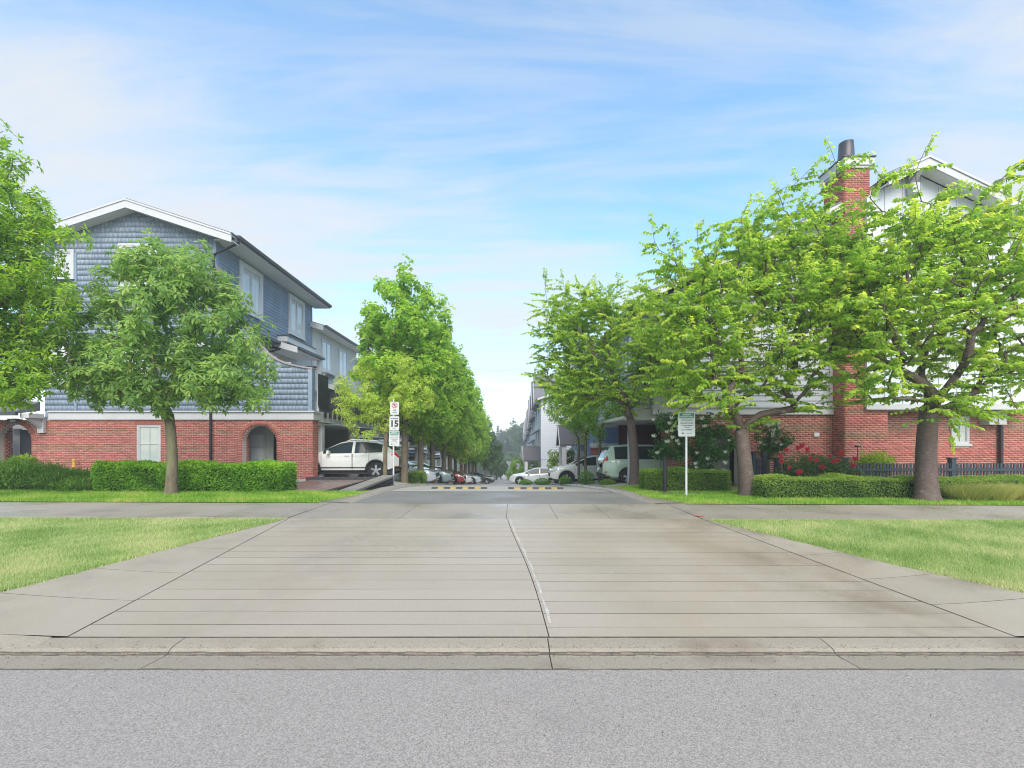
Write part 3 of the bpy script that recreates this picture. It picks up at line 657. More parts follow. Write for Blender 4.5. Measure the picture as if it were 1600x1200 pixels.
def cherry(label, base, fork, blobs, tips, rt, seed, leaf=.13, nleaf=28, lean=None, n_tw=7.5, nx=3, group='cherry trees on the right verge', ntg=120):
    root = thing('cherry_tree', label, 'tree', base, group); rg = np.random.default_rng(seed)
    tg = []
    for c, r, n in blobs: tg += list(ellip(rg, int(n * 1.6), c, r, .42))
    for t in tips:
        t = np.array(t, float); tg.append(t)
        for k in range(nx): tg.append(t + (np.array(fork) - t) * rg.uniform(.08, .32) + rg.normal(0, .22, 3))
    Pn, par, paths, n0 = skeleton(base, fork, tg, seed, wander=.12, upbias=.7, start_frac=.0, horiz=.15)
    branch_mesh('trunk', Pn, par, paths, n0, rt, M['bark_cherry'], root, tip=.006, flare=1.45)
    A, T, q = path_samples(Pn, paths, n_tw, rg, 1.7)
    A, d, Lt = sub_twigs(A, T, rg, .35, .95, 1, .66, .02, .74); Lt = Lt * (1 - .55 * q ** 2)
    # the path tips carry on as twigs too
    tp = np.array([Pn[p[-1]] for p in paths]); td = np.array([Pn[p[-1]] - Pn[p[-2]] for p in paths]); td /= np.linalg.norm(td, axis=1, keepdims=True)
    A = np.concatenate([A, tp]); d = np.concatenate([d, td]); Lt = np.concatenate([Lt, rg.uniform(.35, .6, len(tp))]); yt = np.concatenate([rg.random(len(q)) < .30, rg.random(len(tp)) < .6])
    twig_lines('twig', A, d, Lt, M['twig'], root)['kind'] = 'stuff'
    # two ranks of leaves hanging along each twig
    n = nleaf; t = (np.arange(n)[None, :] + rg.random((len(A), n))) / n
    k = np.clip(Lt / .6, .45, 1.2); keep = rg.random((len(A), n)) < k[:, None]
    Bp = A[:, None, :] + d[:, None, :] * (Lt[:, None] * (.08 + .92 * t))[..., None]; Bp[..., 2] -= .12 * Lt[:, None] * t ** 2
    side = np.cross(d, np.array([0, 0, 1.])); side /= np.linalg.norm(side, axis=1, keepdims=True)
    sg = np.where((np.arange(n) % 2)[None, :] == 0, 1., -1.)
    Dn = d[:, None, :] * .55 + side[:, None, :] * (sg * .75)[..., None] + np.array([0, 0, -.70]) + rg.normal(0, .30, (len(A), n, 3))
    Nn = np.array([0, 0, 1.]) + rg.normal(0, .35, (len(A), n, 3))
    L = leaf * rg.uniform(.65, 1.2, (len(A), n)) * (1 - .25 * t)
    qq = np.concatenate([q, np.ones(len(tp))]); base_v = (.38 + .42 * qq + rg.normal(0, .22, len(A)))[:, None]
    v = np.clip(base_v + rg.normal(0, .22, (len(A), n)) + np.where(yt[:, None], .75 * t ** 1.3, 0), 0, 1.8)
    f = keep.ravel(); B_ = Bp.reshape(-1, 3)[f]
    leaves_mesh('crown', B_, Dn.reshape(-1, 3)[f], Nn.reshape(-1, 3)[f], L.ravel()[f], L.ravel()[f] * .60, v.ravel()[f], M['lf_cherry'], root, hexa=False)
    return root

def broad(name, label, cat, base, fork, blobs, *a, last=1.1, group=None, start=0.0, hexa=True, young=.2, bias=0.0, sides=5, upb=.5, flare=1.35, horiz=0., cl=.55):
    tips = a[0] if isinstance(a[0], list) else []
    rt, seed, lm, bark, leaf, per_m, leaflets, spread, drop, wid = a[-10:]
    root = thing(name, label, cat, base, group); rg = np.random.default_rng(seed); tg = []
    for c, r, n in blobs: tg += list(ellip(rg, n, c, r, .45))
    tg += [np.array(t, float) for t in tips]
    Pn, par, paths, n0 = skeleton(base, fork, tg, seed, upbias=upb, start_frac=start, horiz=horiz)
    branch_mesh('trunk', Pn, par, paths, n0, rt, bark, root, flare=flare, sides=sides)
    A, T, q = path_samples(Pn, paths, per_m, rg, last)
    n = len(A); k = leaflets
    off = rg.normal(0, 1, (n, 3)); off /= np.linalg.norm(off, axis=1, keepdims=True)
    A = A + off * (rg.random(n) ** .5 * spread)[:, None]
    ax = off * .8 + T * .5 + np.array([0, 0, .25]); ax /= np.linalg.norm(ax, axis=1, keepdims=True)
    # leaflets fan around the cluster axis
    e1 = np.cross(ax, np.array([.21, .3, .93])); e1 /= np.linalg.norm(e1, axis=1, keepdims=True); e2 = np.cross(ax, e1)
    ph = (np.arange(k)[None, :] / k + rg.random((n, 1))) * 2 * np.pi + rg.normal(0, .25, (n, k))
    Dn = e1[:, None, :] * np.cos(ph)[..., None] + e2[:, None, :] * np.sin(ph)[..., None] + ax[:, None, :] * rg.uniform(-.1, .8, (n, k))[..., None]
    Dn[..., 2] -= drop; B_ = np.repeat(A[:, None, :], k, 1) + Dn * leaf * .12
    Nn = ax[:, None, :] * .6 + np.array([0, 0, .8]) + rg.normal(0, .3, (n, k, 3))
    L = leaf * rg.uniform(.65, 1.2, (n, k))
    v = np.clip(rg.normal(cl + bias, .20, (n, 1)) + rg.normal(0, .22, (n, k)) + np.where(rg.random((n, 1)) < young, .5, 0), 0, 2)
    leaves_mesh('crown', B_.reshape(-1, 3), Dn.reshape(-1, 3), Nn.reshape(-1, 3), L.ravel(), L.ravel() * wid, v.ravel(), lm, root, hexa=hexa)
    return root

def bush(name, label, cat, c, r, n, lm, leaf, seed, group=None, core=.72, wid=.5, up=.5, flat=0., loc=None, stems=True):
    """leafy mound: stems from the base fan out to a leafy shell"""
    root = thing(name, label, cat, loc or (c[0], c[1], c[2] - r[2]), group); rg = np.random.default_rng(seed)
    v = rg.normal(0, 1, (n, 3)); v /= np.linalg.norm(v, axis=1, keepdims=True)
    lump = 1 + .16 * np.sin(v[:, 0] * 5 + seed) * np.sin(v[:, 1] * 4 + 1.3 * seed) + .10 * np.sin(v[:, 2] * 9 + v[:, 0] * 7 + seed)
    q = (core + (1.05 - core) * rg.random(n) ** .7) * lump
    P_ = np.array(c) + v * q[:, None] * np.array(r); k = P_[:, 2] > c[2] - r[2] * .98
    P_, v = P_[k], v[k]; n = len(P_)
    Dn = v * .6 + rg.normal(0, .6, (n, 3)) + np.array([0, 0, up]); Nn = v + np.array([0, 0, .6]) + rg.normal(0, .3, (n, 3)); 
    L = leaf * rg.uniform(.6, 1.25, n); rn = np.clip(.55 + .35 * v[:, 2] + rg.normal(0, .25, n), 0, 2)
    leaves_mesh('foliage', P_, Dn, Nn, L, L * wid, rn, lm, root, hexa=False)
    if stems:
        mb = MB(); b = Vector((c[0], c[1], c[2] - r[2]))
        for i in range(16):
            d = Vector(v[rg.integers(n)]); e = Vector(c) + Vector((d.x * r[0] * .75, d.y * r[1] * .75, abs(d.z) * r[2] * .7))
            mb.tube([b + Vector((d.x * .1, d.y * .1, -.03)), (b + e) / 2 + Vector((0, 0, .1)), e], [.014, .010, .004], 5)
        mb.build('stem', M['twig'], root)
    return root

def hedge(label, x0, x1, y0, y1, h, n, lm, leaf, seed, group, zf=gy, wid=.5, wob=.04, skew=0.0, topb=.35):
    root = thing('hedge', label, 'hedge', ((x0 + x1) / 2, (y0 + y1) / 2, float(zf(np.array((x0 + x1) / 2), np.array((y0 + y1) / 2)))), group); rg = np.random.default_rng(seed)
    Lx, Ly = x1 - x0, y1 - y0; areas = np.array([Lx * Ly, Lx * h, Lx * h * .4, Ly * h, Ly * h]); pr = areas / areas.sum()
    f = rg.choice(5, n, p=pr); u, w = rg.random(n), rg.random(n)
    x = np.where(f <= 2, x0 + Lx * u, np.where(f == 3, x0, x1)); y = np.where(f == 0, y0 + Ly * w, np.where(f == 1, y0, np.where(f == 2, y1, y0 + Ly * u)))
    z = np.where(f == 0, h, h * w)
    nx = np.where(f == 3, -1., np.where(f == 4, 1., 0)); ny = np.where(f == 1, -1., np.where(f == 2, 1., 0)); nz = np.where(f == 0, 1., 0.)
    nv = np.column_stack([nx, ny, nz]) * 1.
    # rounded, slightly lumpy faces
    lump = wob * (np.sin(x * 3.1 + seed) + np.sin(x * 7.3 + z * 5) * .6 + np.sin(y * 5 + x * 2) * .5)
    ins = -np.abs(rg.normal(0, .045, n)) + lump + .02
    edge = np.clip((z - (h - .10)) / .10, 0, 1) * (f != 0)
    P_ = np.column_stack([x, y, z]) + nv * (ins - edge * .05)[:, None]; P_[:, 1] += skew * (x - x0)
    P_[:, 2] += zf(P_[:, 0], P_[:, 1])
    Dn = nv * .7 + rg.normal(0, .65, (n, 3)) + np.array([0, 0, .35]); Nn = nv + np.array([0, 0, .5]) + rg.normal(0, .4, (n, 3))
    L = leaf * rg.uniform(.6, 1.3, n)
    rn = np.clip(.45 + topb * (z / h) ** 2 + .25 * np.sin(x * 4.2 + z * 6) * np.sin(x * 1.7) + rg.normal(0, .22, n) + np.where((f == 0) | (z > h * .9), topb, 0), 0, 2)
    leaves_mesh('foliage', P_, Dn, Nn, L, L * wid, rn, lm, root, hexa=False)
    mb = MB(); i = .07; k = 24
    for a in range(k):
        xa, xb = x0 + i + (Lx - 2 * i) * a / k, x0 + i + (Lx - 2 * i) * (a + 1) / k; za = float(zf(np.array(xa), np.array(y0)))
        mb.box(xa, xb, y0 + i + skew * (xa - x0), y1 - i + skew * (xa - x0), za - .12, za + h - .08)
    mb.build('branches', M['hedge_core'], root)
    return root
# ------------------------------------------------------------------ building kit
class Plane:
    def __init__(s, ox, oy, ux, uy):
        s.o = Vector((ox, oy, 0)); s.U = Vector((ux, uy, 0)).normalized(); s.N = Vector((s.U.y, -s.U.x, 0))   # outward normal
    def p(s, u, z, d=0.0): return s.o + s.U * u + s.N * d + Vector((0, 0, z))
def pbox(mb, pl, u0, u1, z0, z1, d0, d1):
    mb.hexa([pl.p(u0, z0, d1), pl.p(u1, z0, d1), pl.p(u1, z0, d0), pl.p(u0, z0, d0), pl.p(u0, z1, d1), pl.p(u1, z1, d1), pl.p(u1, z1, d0), pl.p(u0, z1, d0)])
def cutiv(iv, holes):
    for a, b in holes:
        nx = []
        for p, q in iv:
            if b <= p or a >= q: nx.append((p, q)); continue
            if a > p: nx.append((p, a))
            if b < q: nx.append((b, q))
        iv = nx
    return iv
def rect_holes(rects, z0, z1): return [(a, b) for a, b, c, d in rects if z0 < d - .01 and z1 > c + .01]

def siding(parent, pl, z0, z1, ex, lo, hi, m, rects=(), d=0.0, name='siding_board', minw=.05):
    """lap boards; lo(z), hi(z) give the ends of the wall"""
    z = z0
    while z < z1 - .02:
        zt = min(z + ex, z1); zm = (z + zt) / 2
        iv = cutiv([(lo(zm), hi(zm))], rect_holes(rects, z + .01, zt - .01))
        for a, b in iv:
            if b - a < minw: continue
            a0 = lo(z) if abs(a - lo(zm)) < 1e-6 else a; b0 = hi(z) if abs(b - hi(zm)) < 1e-6 else b
            a1 = lo(zt) if abs(a - lo(zm)) < 1e-6 else a; b1 = hi(zt) if abs(b - hi(zm)) < 1e-6 else b
            if b1 < a1 + .02: a1 = b1 = (a1 + b1) / 2; a1 -= .01; b1 += .01
            mb = MB(); mb.hexa([pl.p(a0, z, d + .036), pl.p(b0, z, d + .036), pl.p(b0, z, d), pl.p(a0, z, d), pl.p(a1, zt + .004, d + .008), pl.p(b1, zt + .004, d + .008), pl.p(b1, zt + .004, d), pl.p(a1, zt + .004, d)])
            mb.build(name, m, parent)
        z = zt
def shingles(parent, pl, z0, z1, ex, lo, hi, m, rects=(), seed=1, d=0.0, wmin=.09, wmax=.24):
    """each course of shingles one part, every shingle its own piece in it"""
    rg = random.Random(seed); z = z0
    while z < z1 - .03:
        zt = min(z + ex, z1); zm = (z + zt) / 2; Q = []; R = []
        for a, b in cutiv([(lo(zm), hi(zm))], rect_holes(rects, z + .01, zt - .01)):
            u = a
            while u < b - .01:
                w = min(rg.uniform(wmin, wmax), b - u); g = .0010; dz = rg.uniform(-.004, .002); dd = rg.uniform(0, .0015)
                Q.append([pl.p(u + g / 2, z + dz, d + .019 + dd), pl.p(u + w - g / 2, z + dz, d + .019 + dd), pl.p(u + w - g / 2, z + dz, d), pl.p(u + g / 2, z + dz, d),
                          pl.p(u + g / 2, zt + .012, d + .009 + dd), pl.p(u + w - g / 2, zt + .012, d + .009 + dd), pl.p(u + w - g / 2, zt + .012, d), pl.p(u + g / 2, zt + .012, d)]); R.append(rg.random()); u += w
        if Q:
            V = np.array([[tuple(p) for p in q] for q in Q]).reshape(-1, 3); n = len(Q); i = np.arange(n)[:, None] * 8
            Fc = np.concatenate([i + np.array(q) for q in ((3, 2, 1, 0), (4, 5, 6, 7), (0, 1, 5, 4), (1, 2, 6, 5), (3, 0, 4, 7))])
            npmesh('shingle_course', V, Fc, m, parent, rnd=np.repeat(R, 8), kind='stuff')
        z = zt
BL, BH, BJ = .203, .063, .0125
def bricks(parent, pl, z0, z1, lo, hi, blocked=None, d=0.0, seed=1, name='brickwork'):
    """real bricks in running bond, proud of a mortar wall; blocked(z0,z1)->intervals"""
    rg = random.Random(seed); z = z0; row = 0; Q = []; R = []
    while z < z1 - .02:
        zt = min(z + BH, z1)
        iv = cutiv([(lo(z), hi(z))], blocked(z, zt) if blocked else [])
        for a, b in iv:
            u = math.floor(a / (BL + BJ)) * (BL + BJ) + (row % 2) * (BL + BJ) / 2 - (BL + BJ)
            while u < b:
                p, q = max(u, a), min(u + BL, b)
                if q - p > .006:
                    dd = d + .010 + rg.uniform(-.003, .004); e = rg.uniform(-.002, .002)
                    Q.append((p + .001, q - .001, z + e, zt + e, dd)); R.append(rg.random() if rg.random() > .04 else -.9)
                u += BL + BJ
        z = zt + BJ; row += 1
    V = []
    for p, q, a, b, dd in Q: V += [pl.p(p, a, d - .02), pl.p(q, a, d - .02), pl.p(q, b, d - .02), pl.p(p, b, d - .02), pl.p(p, a, dd), pl.p(q, a, dd), pl.p(q, b, dd), pl.p(p, b, dd)]
    n = len(Q); i = np.arange(n)[:, None] * 8
    Fc = np.concatenate([i + np.array(q) for q in ((4, 5, 6, 7), (0, 1, 5, 4), (1, 2, 6, 5), (2, 3, 7, 6), (3, 0, 4, 7))])
    return npmesh(name, np.array([tuple(v) for v in V]), Fc, M['brick'], parent, rnd=np.repeat(R, 8), kind='stuff')
def arch_blocked(uc, hw, zs, ring=.24):
    """arch centred uc, half width hw, springing height zs: blocks opening and its brick ring"""
    def f(z0, z1):
        zm = (z0 + z1) / 2; ro = hw + ring
        if zm < zs: return [(uc - ro, uc + ro)] if ring and zm > zs - 3 else [(uc - hw, uc + hw)]
        if zm < zs + ro: w = math.sqrt(max(0, ro * ro - (zm - zs) ** 2)); return [(uc - w, uc + w)]
        return []
    return f
def arch_ring(parent, pl, uc, hw, zs, z0, ring=.23, d=0.0, n=34):
    """voussoirs standing on edge round the arch, then soldier-wide jamb bricks"""
    Q = []; R = []; rg = random.Random(5)
    for k in range(n):
        a0, a1 = math.pi * (k + .07) / n, math.pi * (k + .93) / n; dd = d + .014 + rg.uniform(-.003, .003)
        pts = [(uc - math.cos(a) * r, zs + math.sin(a) * r) for a, r in ((a0, hw + .004), (a1, hw + .004), (a1, hw + ring), (a0, hw + ring))]
        Q.append([pl.p(u, z, d - .03) for u, z in pts] + [pl.p(u, z, dd) for u, z in pts]); R.append(rg.random())
    z = zs - BH - .006
    while z > z0:
        for sgn in (-1, 1):
            a, b = sorted((uc + sgn * (hw + .004), uc + sgn * (hw + ring))); dd = d + .014 + rg.uniform(-.003, .003)
            pts = [(a, z), (b, z), (b, z + BH), (a, z + BH)]
            Q.append([pl.p(u, q, d - .03) for u, q in pts] + [pl.p(u, q, dd) for u, q in pts]); R.append(rg.random())
        z -= BH + BJ
    V = np.array([[tuple(p) for p in q] for q in Q]).reshape(-1, 3); i = np.arange(len(Q))[:, None] * 8
    Fc = np.concatenate([i + np.array(q) for q in ((4, 5, 6, 7), (0, 1, 5, 4), (1, 2, 6, 5), (2, 3, 7, 6), (3, 0, 4, 7))])
    npmesh('brick_arch', V, Fc, M['brick'], parent, rnd=np.repeat(R, 8), kind='stuff')
def wall(parent, pl, u0, u1, z0, z1, t, m, rects=(), arches=(), name='wall'):
    """solid wall slab of thickness t with rectangular and arched openings"""
    cuts = {u0, u1}
    for a, b, c, d in rects: cuts |= {a, b}
    for uc, hw, zs, zb in arches: cuts |= {uc - hw * math.cos(math.pi * k / 16) for k in range(17)}
    cuts = sorted(c for c in cuts if u0 - 1e-6 <= c <= u1 + 1e-6); mb = MB()
    for a, b in zip(cuts[:-1], cuts[1:]):
        if b - a < 1e-5: continue
        um = (a + b) / 2; iv = [(z0, z1)]
        for ra, rb, c, d in rects:
            if ra < um < rb: iv = cutiv(iv, [(c, d)])
        for uc, hw, zs, zb in arches:
            if abs(um - uc) < hw: iv = cutiv(iv, [(zb, zs + math.sqrt(max(0, hw * hw - (um - uc) ** 2)))])
        for p, q in iv: pbox(mb, pl, a, b, p, q, -t, 0)
    return mb.build(name, m, parent)
def window(parent, pl, u0, u1, z0, z1, nx=1, nz=1, cas=.09, d=0.0, sill=True, pane='pane', dep=.05, fr=.045, mull=.03):
    """casing, sash bars, every pane, sill"""
    mb = MB()
    for a, b, c, e in ((u0, u0 + cas, z0, z1), (u1 - cas, u1, z0, z1), (u0 + cas, u1 - cas, z1 - cas, z1), (u0 + cas, u1 - cas, z0, z0 + cas)): pbox(mb, pl, a, b, c, e, d - .05, d + dep)
    a0, a1, c0, c1 = u0 + cas, u1 - cas, z0 + cas, z1 - cas
    for a, b, c, e in ((a0, a0 + fr, c0, c1), (a1 - fr, a1, c0, c1), (a0 + fr, a1 - fr, c1 - fr, c1), (a0 + fr, a1 - fr, c0, c0 + fr)): pbox(mb, pl, a, b, c, e, d - .05, d + dep - .010)
    a0 += fr; a1 -= fr; c0 += fr; c1 -= fr
    for k in range(1, nx): u = a0 + (a1 - a0) * k / nx; pbox(mb, pl, u - mull / 2, u + mull / 2, c0, c1, d - .04, d + dep - .014)
    for k in range(1, nz): z = c0 + (c1 - c0) * k / nz; pbox(mb, pl, a0, a1, z - mull / 2 + .0, z + mull / 2, d - .04, d + dep - .017)
    w = mb.build('window', M['white'], parent)
    for i in range(nx):
        for j in range(nz):
            p = MB(); ua, ub = a0 + (a1 - a0) * i / nx, a0 + (a1 - a0) * (i + 1) / nx; za, zb = c0 + (c1 - c0) * j / nz, c0 + (c1 - c0) * (j + 1) / nz
            pbox(p, pl, ua, ub, za, zb, d - .045, d + .008); p.build('pane', M[pane], w)
    if sill:
        s_ = MB(); pbox(s_, pl, u0 - .05, u1 + .05, z0 - .07, z0 - .002, d - .03, d + dep + .05); s_.build('sill', M['white'], w)
    return w
def gable_roof(parent, x0, x1, xr, y0, y1, ze0, zr, ze1, t=.10, m='roof', name='roof', tiles=False):
    """two slopes along Y: eaves at x0 (ze0) and x1 (ze1), ridge xr (zr)"""
    out = []
    for xa, za in ((x0, ze0), (x1, ze1)):
        mb = MB()
        mb.hexa([(xa, y0, za), (xr, y0, zr), (xr, y1, zr), (xa, y1, za), (xa, y0, za + t), (xr, y0, zr + t), (xr, y1, zr + t), (xa, y1, za + t)])
        out.append(mb.build(name, M[m], parent))
    return out
def rake(parent, xa, za, xr, zr, y, h=.26, th=.05, m='white', name='rake_board'):
    mb = MB(); mb.hexa([(xa, y, za - h), (xr, y, zr - h), (xr, y + th, zr - h), (xa, y + th, za - h), (xa, y, za), (xr, y, zr), (xr, y + th, zr), (xa, y + th, za)]); return mb.build(name, M[m], parent)
def xbox(parent, name, m, x0, x1, y0, y1, z0, z1):
    mb = MB(); mb.box(min(x0, x1), max(x0, x1), min(y0, y1), max(y0, y1), z0, z1); return mb.build(name, M[m], parent)
def pipe(parent, name, pts, r, m='black', n=6): mb = MB(); mb.tube(pts, r, n); return mb.build(name, M[m], parent, smooth=False)
def text(parent, s, size, pos, m, rot=(math.pi / 2, 0, 0), name='lettering', bold=0.0, sx=1.0):
    cu = bpy.data.curves.new(name, 'FONT'); cu.body = s; cu.size = size; cu.align_x = 'CENTER'; cu.align_y = 'CENTER'; cu.extrude = .002; cu.offset = bold; cu.resolution_u = 2
    tmp = bpy.data.objects.new('tmp', cu); me = bpy.data.meshes.new_from_object(tmp); bpy.data.objects.remove(tmp); bpy.data.curves.remove(cu)
    me.name = name; R = Matrix.LocRotScale(None, None, Vector((sx, 1, 1)))
    from mathutils import Euler
    o = ORI[parent.name]; me.transform(Matrix.Translation(Vector(pos) - o) @ Euler(rot).to_matrix().to_4x4() @ R)
    me.materials.clear(); me.materials.append(M[m]); ob = bpy.data.objects.new(name, me); link(ob, parent); return ob

# ------------------------------------------------------------------ blue townhouse on the left
HY0 = 19.2
H1 = thing('townhouse', 'blue shingled townhouse over red brick, white gable edge, with curved wing wall, at left', 'house', (-16, 23, 0), 'townhouses along the lane')
fp = Plane(0, HY0, 1, 0)                       # front plane; u = world X
XC = X(338, HY0); XW = X(488, HY0); XL = -23.5
zb0, zb1 = 2.58, 2.98
archR = (X(405.5, HY0), .72, 1.62, -.2); archL = (X(22, HY0), .74, 1.66, -.2)
wR = (X(214, HY0), X(251, HY0), 0.76, 2.36)
wall(H1, fp, XL, XW, -.5, zb0, .28, M['mortar'], [wR], [archR, archL], name='brick_wall')
def blk(z0, z1):
    return arch_blocked(archR[0], archR[1], archR[2])(z0, z1) + arch_blocked(archL[0], archL[1], archL[2])(z0, z1) + rect_holes([(wR[0] - .005, wR[1] + .005, wR[2] - .08, wR[3] + .21)], z0, z1)
bricks(H1, fp, -.3, zb0 - .01, lambda z: XL, lambda z: XW, blk, seed=3)
# soldier course over the window
sol = []; mb = MB(); u = wR[0] - .12
for k in range(18):
    if u + .066 > wR[1] + .12: break
    pbox(mb, fp, u, u + .066, wR[3] + .005, wR[3] + .205, -.02, .014); u += .076
mb.build('brick_lintel', M['brick'], H1)['kind'] = 'stuff'
arch_ring(H1, fp, archR[0], archR[1], archR[2], 0.0); arch_ring(H1, fp, archL[0], archL[1], archL[2], 0.0)
window(H1, fp, wR[0], wR[1], wR[2], wR[3], 2, 2, cas=.05, d=-.06, pane='pane_green', mull=.03)
# brick return on the lane side of the wing
rp = Plane(XW, HY0, 0, 1); bricks(H1, rp, -.3, zb0 - .01, lambda z: 0.0, lambda z: .55, None, seed=9)
xbox(H1, 'brick_pier', 'mortar', XW - .5, XW - .001, HY0 + .281, HY0 + .55, -.5, zb0)
# right arch: passage with grey door; left arch: porch with dark door
xbox(H1, 'passage_wall', 'door_grey', archR[0] - 1.6, archR[0] - .10, HY0 + 1.3, HY0 + 1.38, -.3, 2.5)
dR = xbox(H1, 'door', 'door_grey', archR[0] - 1.17, archR[0] - .42, HY0 + 1.24, HY0 + 1.298, 0, 2.05)
for z in (.25, .85, 1.45): xbox(dR, 'door_panel', 'white', archR[0] - 1.07, archR[0] - .52, HY0 + 1.225, HY0 + 1.239, z, z + .5)
bricks(H1, Plane(archR[0] - .72, HY0, 0, 1), -.2, 2.3, lambda z: .285, lambda z: .52, None, seed=14, d=0.0, name='brick_reveal')
xbox(H1, 'reveal_wall', 'mortar', archR[0] - 1.0, archR[0] - .722, HY0 + .285, HY0 + .52, -.3, 2.5)
xbox(H1, 'porch_wall', 'white', archL[0] - 1.26, archL[0] - .95, HY0 + 1.1, HY0 + 1.2, -.3, 2.5)
xbox(H1, 'porch_wall', 'soffit', archL[0] - 1.25, archL[0] + .3, HY0 + .9, HY0 + 1.09, 2.22, 2.5)
dL = xbox(H1, 'door', 'door_dark', archL[0] - .949, archL[0] - .1, HY0 + 1.12, HY0 + 1.2, -.2, 2.2)
xbox(dL, 'handle', 'chrome', archL[0] - .88, archL[0] - .74, HY0 + 1.05, HY0 + 1.115, .85, .89)
xbox(H1, 'reveal_wall', 'mortar', archL[0] - 1.1, archL[0] - .742, HY0 + .285, HY0 + .62, -.3, 2.5)
bricks(H1, Plane(archL[0] - .742, HY0, 0, 1), -.2, 2.3, lambda z: .285, lambda z: .62, None, seed=15, name='brick_reveal')
# plate with the house number over the left arch
pl_ = xbox(H1, 'number_plate', 'sign_black', archL[0] - .24, archL[0] + .24, HY0 - .045, HY0 - .02, 2.43, 2.62); text(pl_, '504', .15, (archL[0], HY0 - .05, 2.525), 'sign_white', bold=.004)
# storm hood over the left arch with white bracket
ho = MB(); ho.prism([(XL, HY0 - .9, 2.78), (XL, HY0 - .9, 2.9), (XL, HY0, 3.35), (XL, HY0, 2.95)], (X(63, HY0) - XL, 0, 0)); ho.build('door_hood', M['slate_roof'], H1)
xbox(H1, 'hood_fascia', 'gutter_metal', XL, X(63, HY0) + .05, HY0 - 1.02, HY0 - .902, 2.70, 2.86)
br = MB(); bx = X(67, HY0); br.box(bx - .1, bx + .16, HY0 - .14, HY0 - .03, 2.02, 2.7); br.box(bx - .16, bx + .2, HY0 - .75, HY0 - .14, 2.62, 2.8)
br.prism([(bx - .04, HY0 - .14, 2.2), (bx - .04, HY0 - .7, 2.62), (bx - .04, HY0 - .14, 2.62)], (.14, 0, 0)); br.build('bracket', M['white'], H1)
# white band over the brick
bb = MB(); pbox(bb, fp, X(78, HY0), XW + .08, zb0, zb1 - .09, 0, .07); pbox(bb, fp, X(78, HY0), XW + .13, zb1 - .09, zb1 - .03, 0, .13); bb.build('belt_course', M['white'], H1)
bb = MB(); bb.box(XW + .001, XW + .08, HY0 + .001, HY0 + .6, zb0, zb1 - .09); bb.box(XW + .001, XW + .13, HY0 + .001, HY0 + .6, zb1 - .089, zb1 - .03); bb.build('belt_course', M['white'], H1)
# gable front
yr = HY0 - .5; xr = X(197, yr); zr = Z(312, yr); xt = X(362, yr); zt = Z(366, yr); xl = 2 * xr - xt
sl_ = (zr - zt) / (xt - xr)
def roofz(x): return zr - sl_ * abs(x - xr) - .30
def g_hi(z): return min(XC, xr + (zr - .30 - z) / sl_)
def g_lo(z): return max(xl + .5, xr - (zr - .30 - z) / sl_)
# wing wall: curve falling from the gable corner to the outer corner
SW = [(X(px_, HY0), Z(py_, HY0)) for px_, py_ in ((338, 415), (350, 450), (360, 474), (370, 490), (381, 505), (391, 520), (401, 535), (414, 549.6), (430, 561), (446, 568), (462, 572), (478, 575), (489, 576))]
sx_, sz_ = [p[0] for p in SW], [p[1] for p in SW]
def w_hi(z):
    if z > sz_[0]: return g_hi(z)
    if z < sz_[-1]: return XW - .02
    return float(np.interp(z, sz_[::-1], sx_[::-1]))
wins = [(X(186, HY0), X(258, HY0), 8.15, 10.0), (X(86, HY0), X(117, HY0), 8.55, 9.75), (X(172, HY0), X(240, HY0), 4.1, 6.3), (X(38, HY0), X(108, HY0), 4.1, 5.9), (X(300, HY0), X(330, HY0), 4.3, 5.8)]
core = MB(); zz = 3.0
poly = [fp.p(xl + .5, zb0), fp.p(XW - .03, zb0)] + [fp.p(a - .02, b) for a, b in SW[::-1]] + [fp.p(XC, roofz(XC) + .05), fp.p(xr, zr - .25), fp.p(xl + .5, roofz(xl + .5))]
core.prism([p + Vector((0, .004, 0)) for p in poly], (0, .26, 0)); core.build('front_wall', M['blue_siding'], H1)
shingles(H1, fp, zb1 - .03, zr - .34, .228, g_lo, w_hi, M['blue_shingle'], wins, seed=21)
for w_ in wins: window(H1, fp, *w_, nx=2, nz=1, cas=.10, dep=.06)
xbox(H1, 'corner_board', 'blue_siding', XC - .11, XC + .012, HY0 - .045, HY0 + .1, SW[0][1], 10.1)
xbox(H1, 'corner_board', 'blue_siding', XW - .16, XW + .012, HY0 - .05, HY0 + .001, zb1 - .03, sz_[-1] - .02)
xbox(H1, 'corner_board', 'blue_siding', X(119, HY0) - .04, X(119, HY0) + .06, HY0 - .05, HY0 + .001, zb1, 9.6)
cp = MB()
for (a, b), (c, e) in zip(SW[:-1], SW[1:]):
    cp.hexa([(a, HY0 - .07, b - .02), (c, HY0 - .07, e - .02), (c, HY0 + .33, e - .02), (a, HY0 + .33, b - .02), (a, HY0 - .07, b + .05), (c, HY0 - .07, e + .05), (c, HY0 + .33, e + .05), (a, HY0 + .33, b + .05)])
cp.build('wing_cap', M['cap_trim'], H1)
siding(H1, Plane(XW - .02, HY0, 0, 1), zb1 - .03, sz_[-1] - .05, .228, lambda z: 0.0, lambda z: .27, M['blue_siding'])
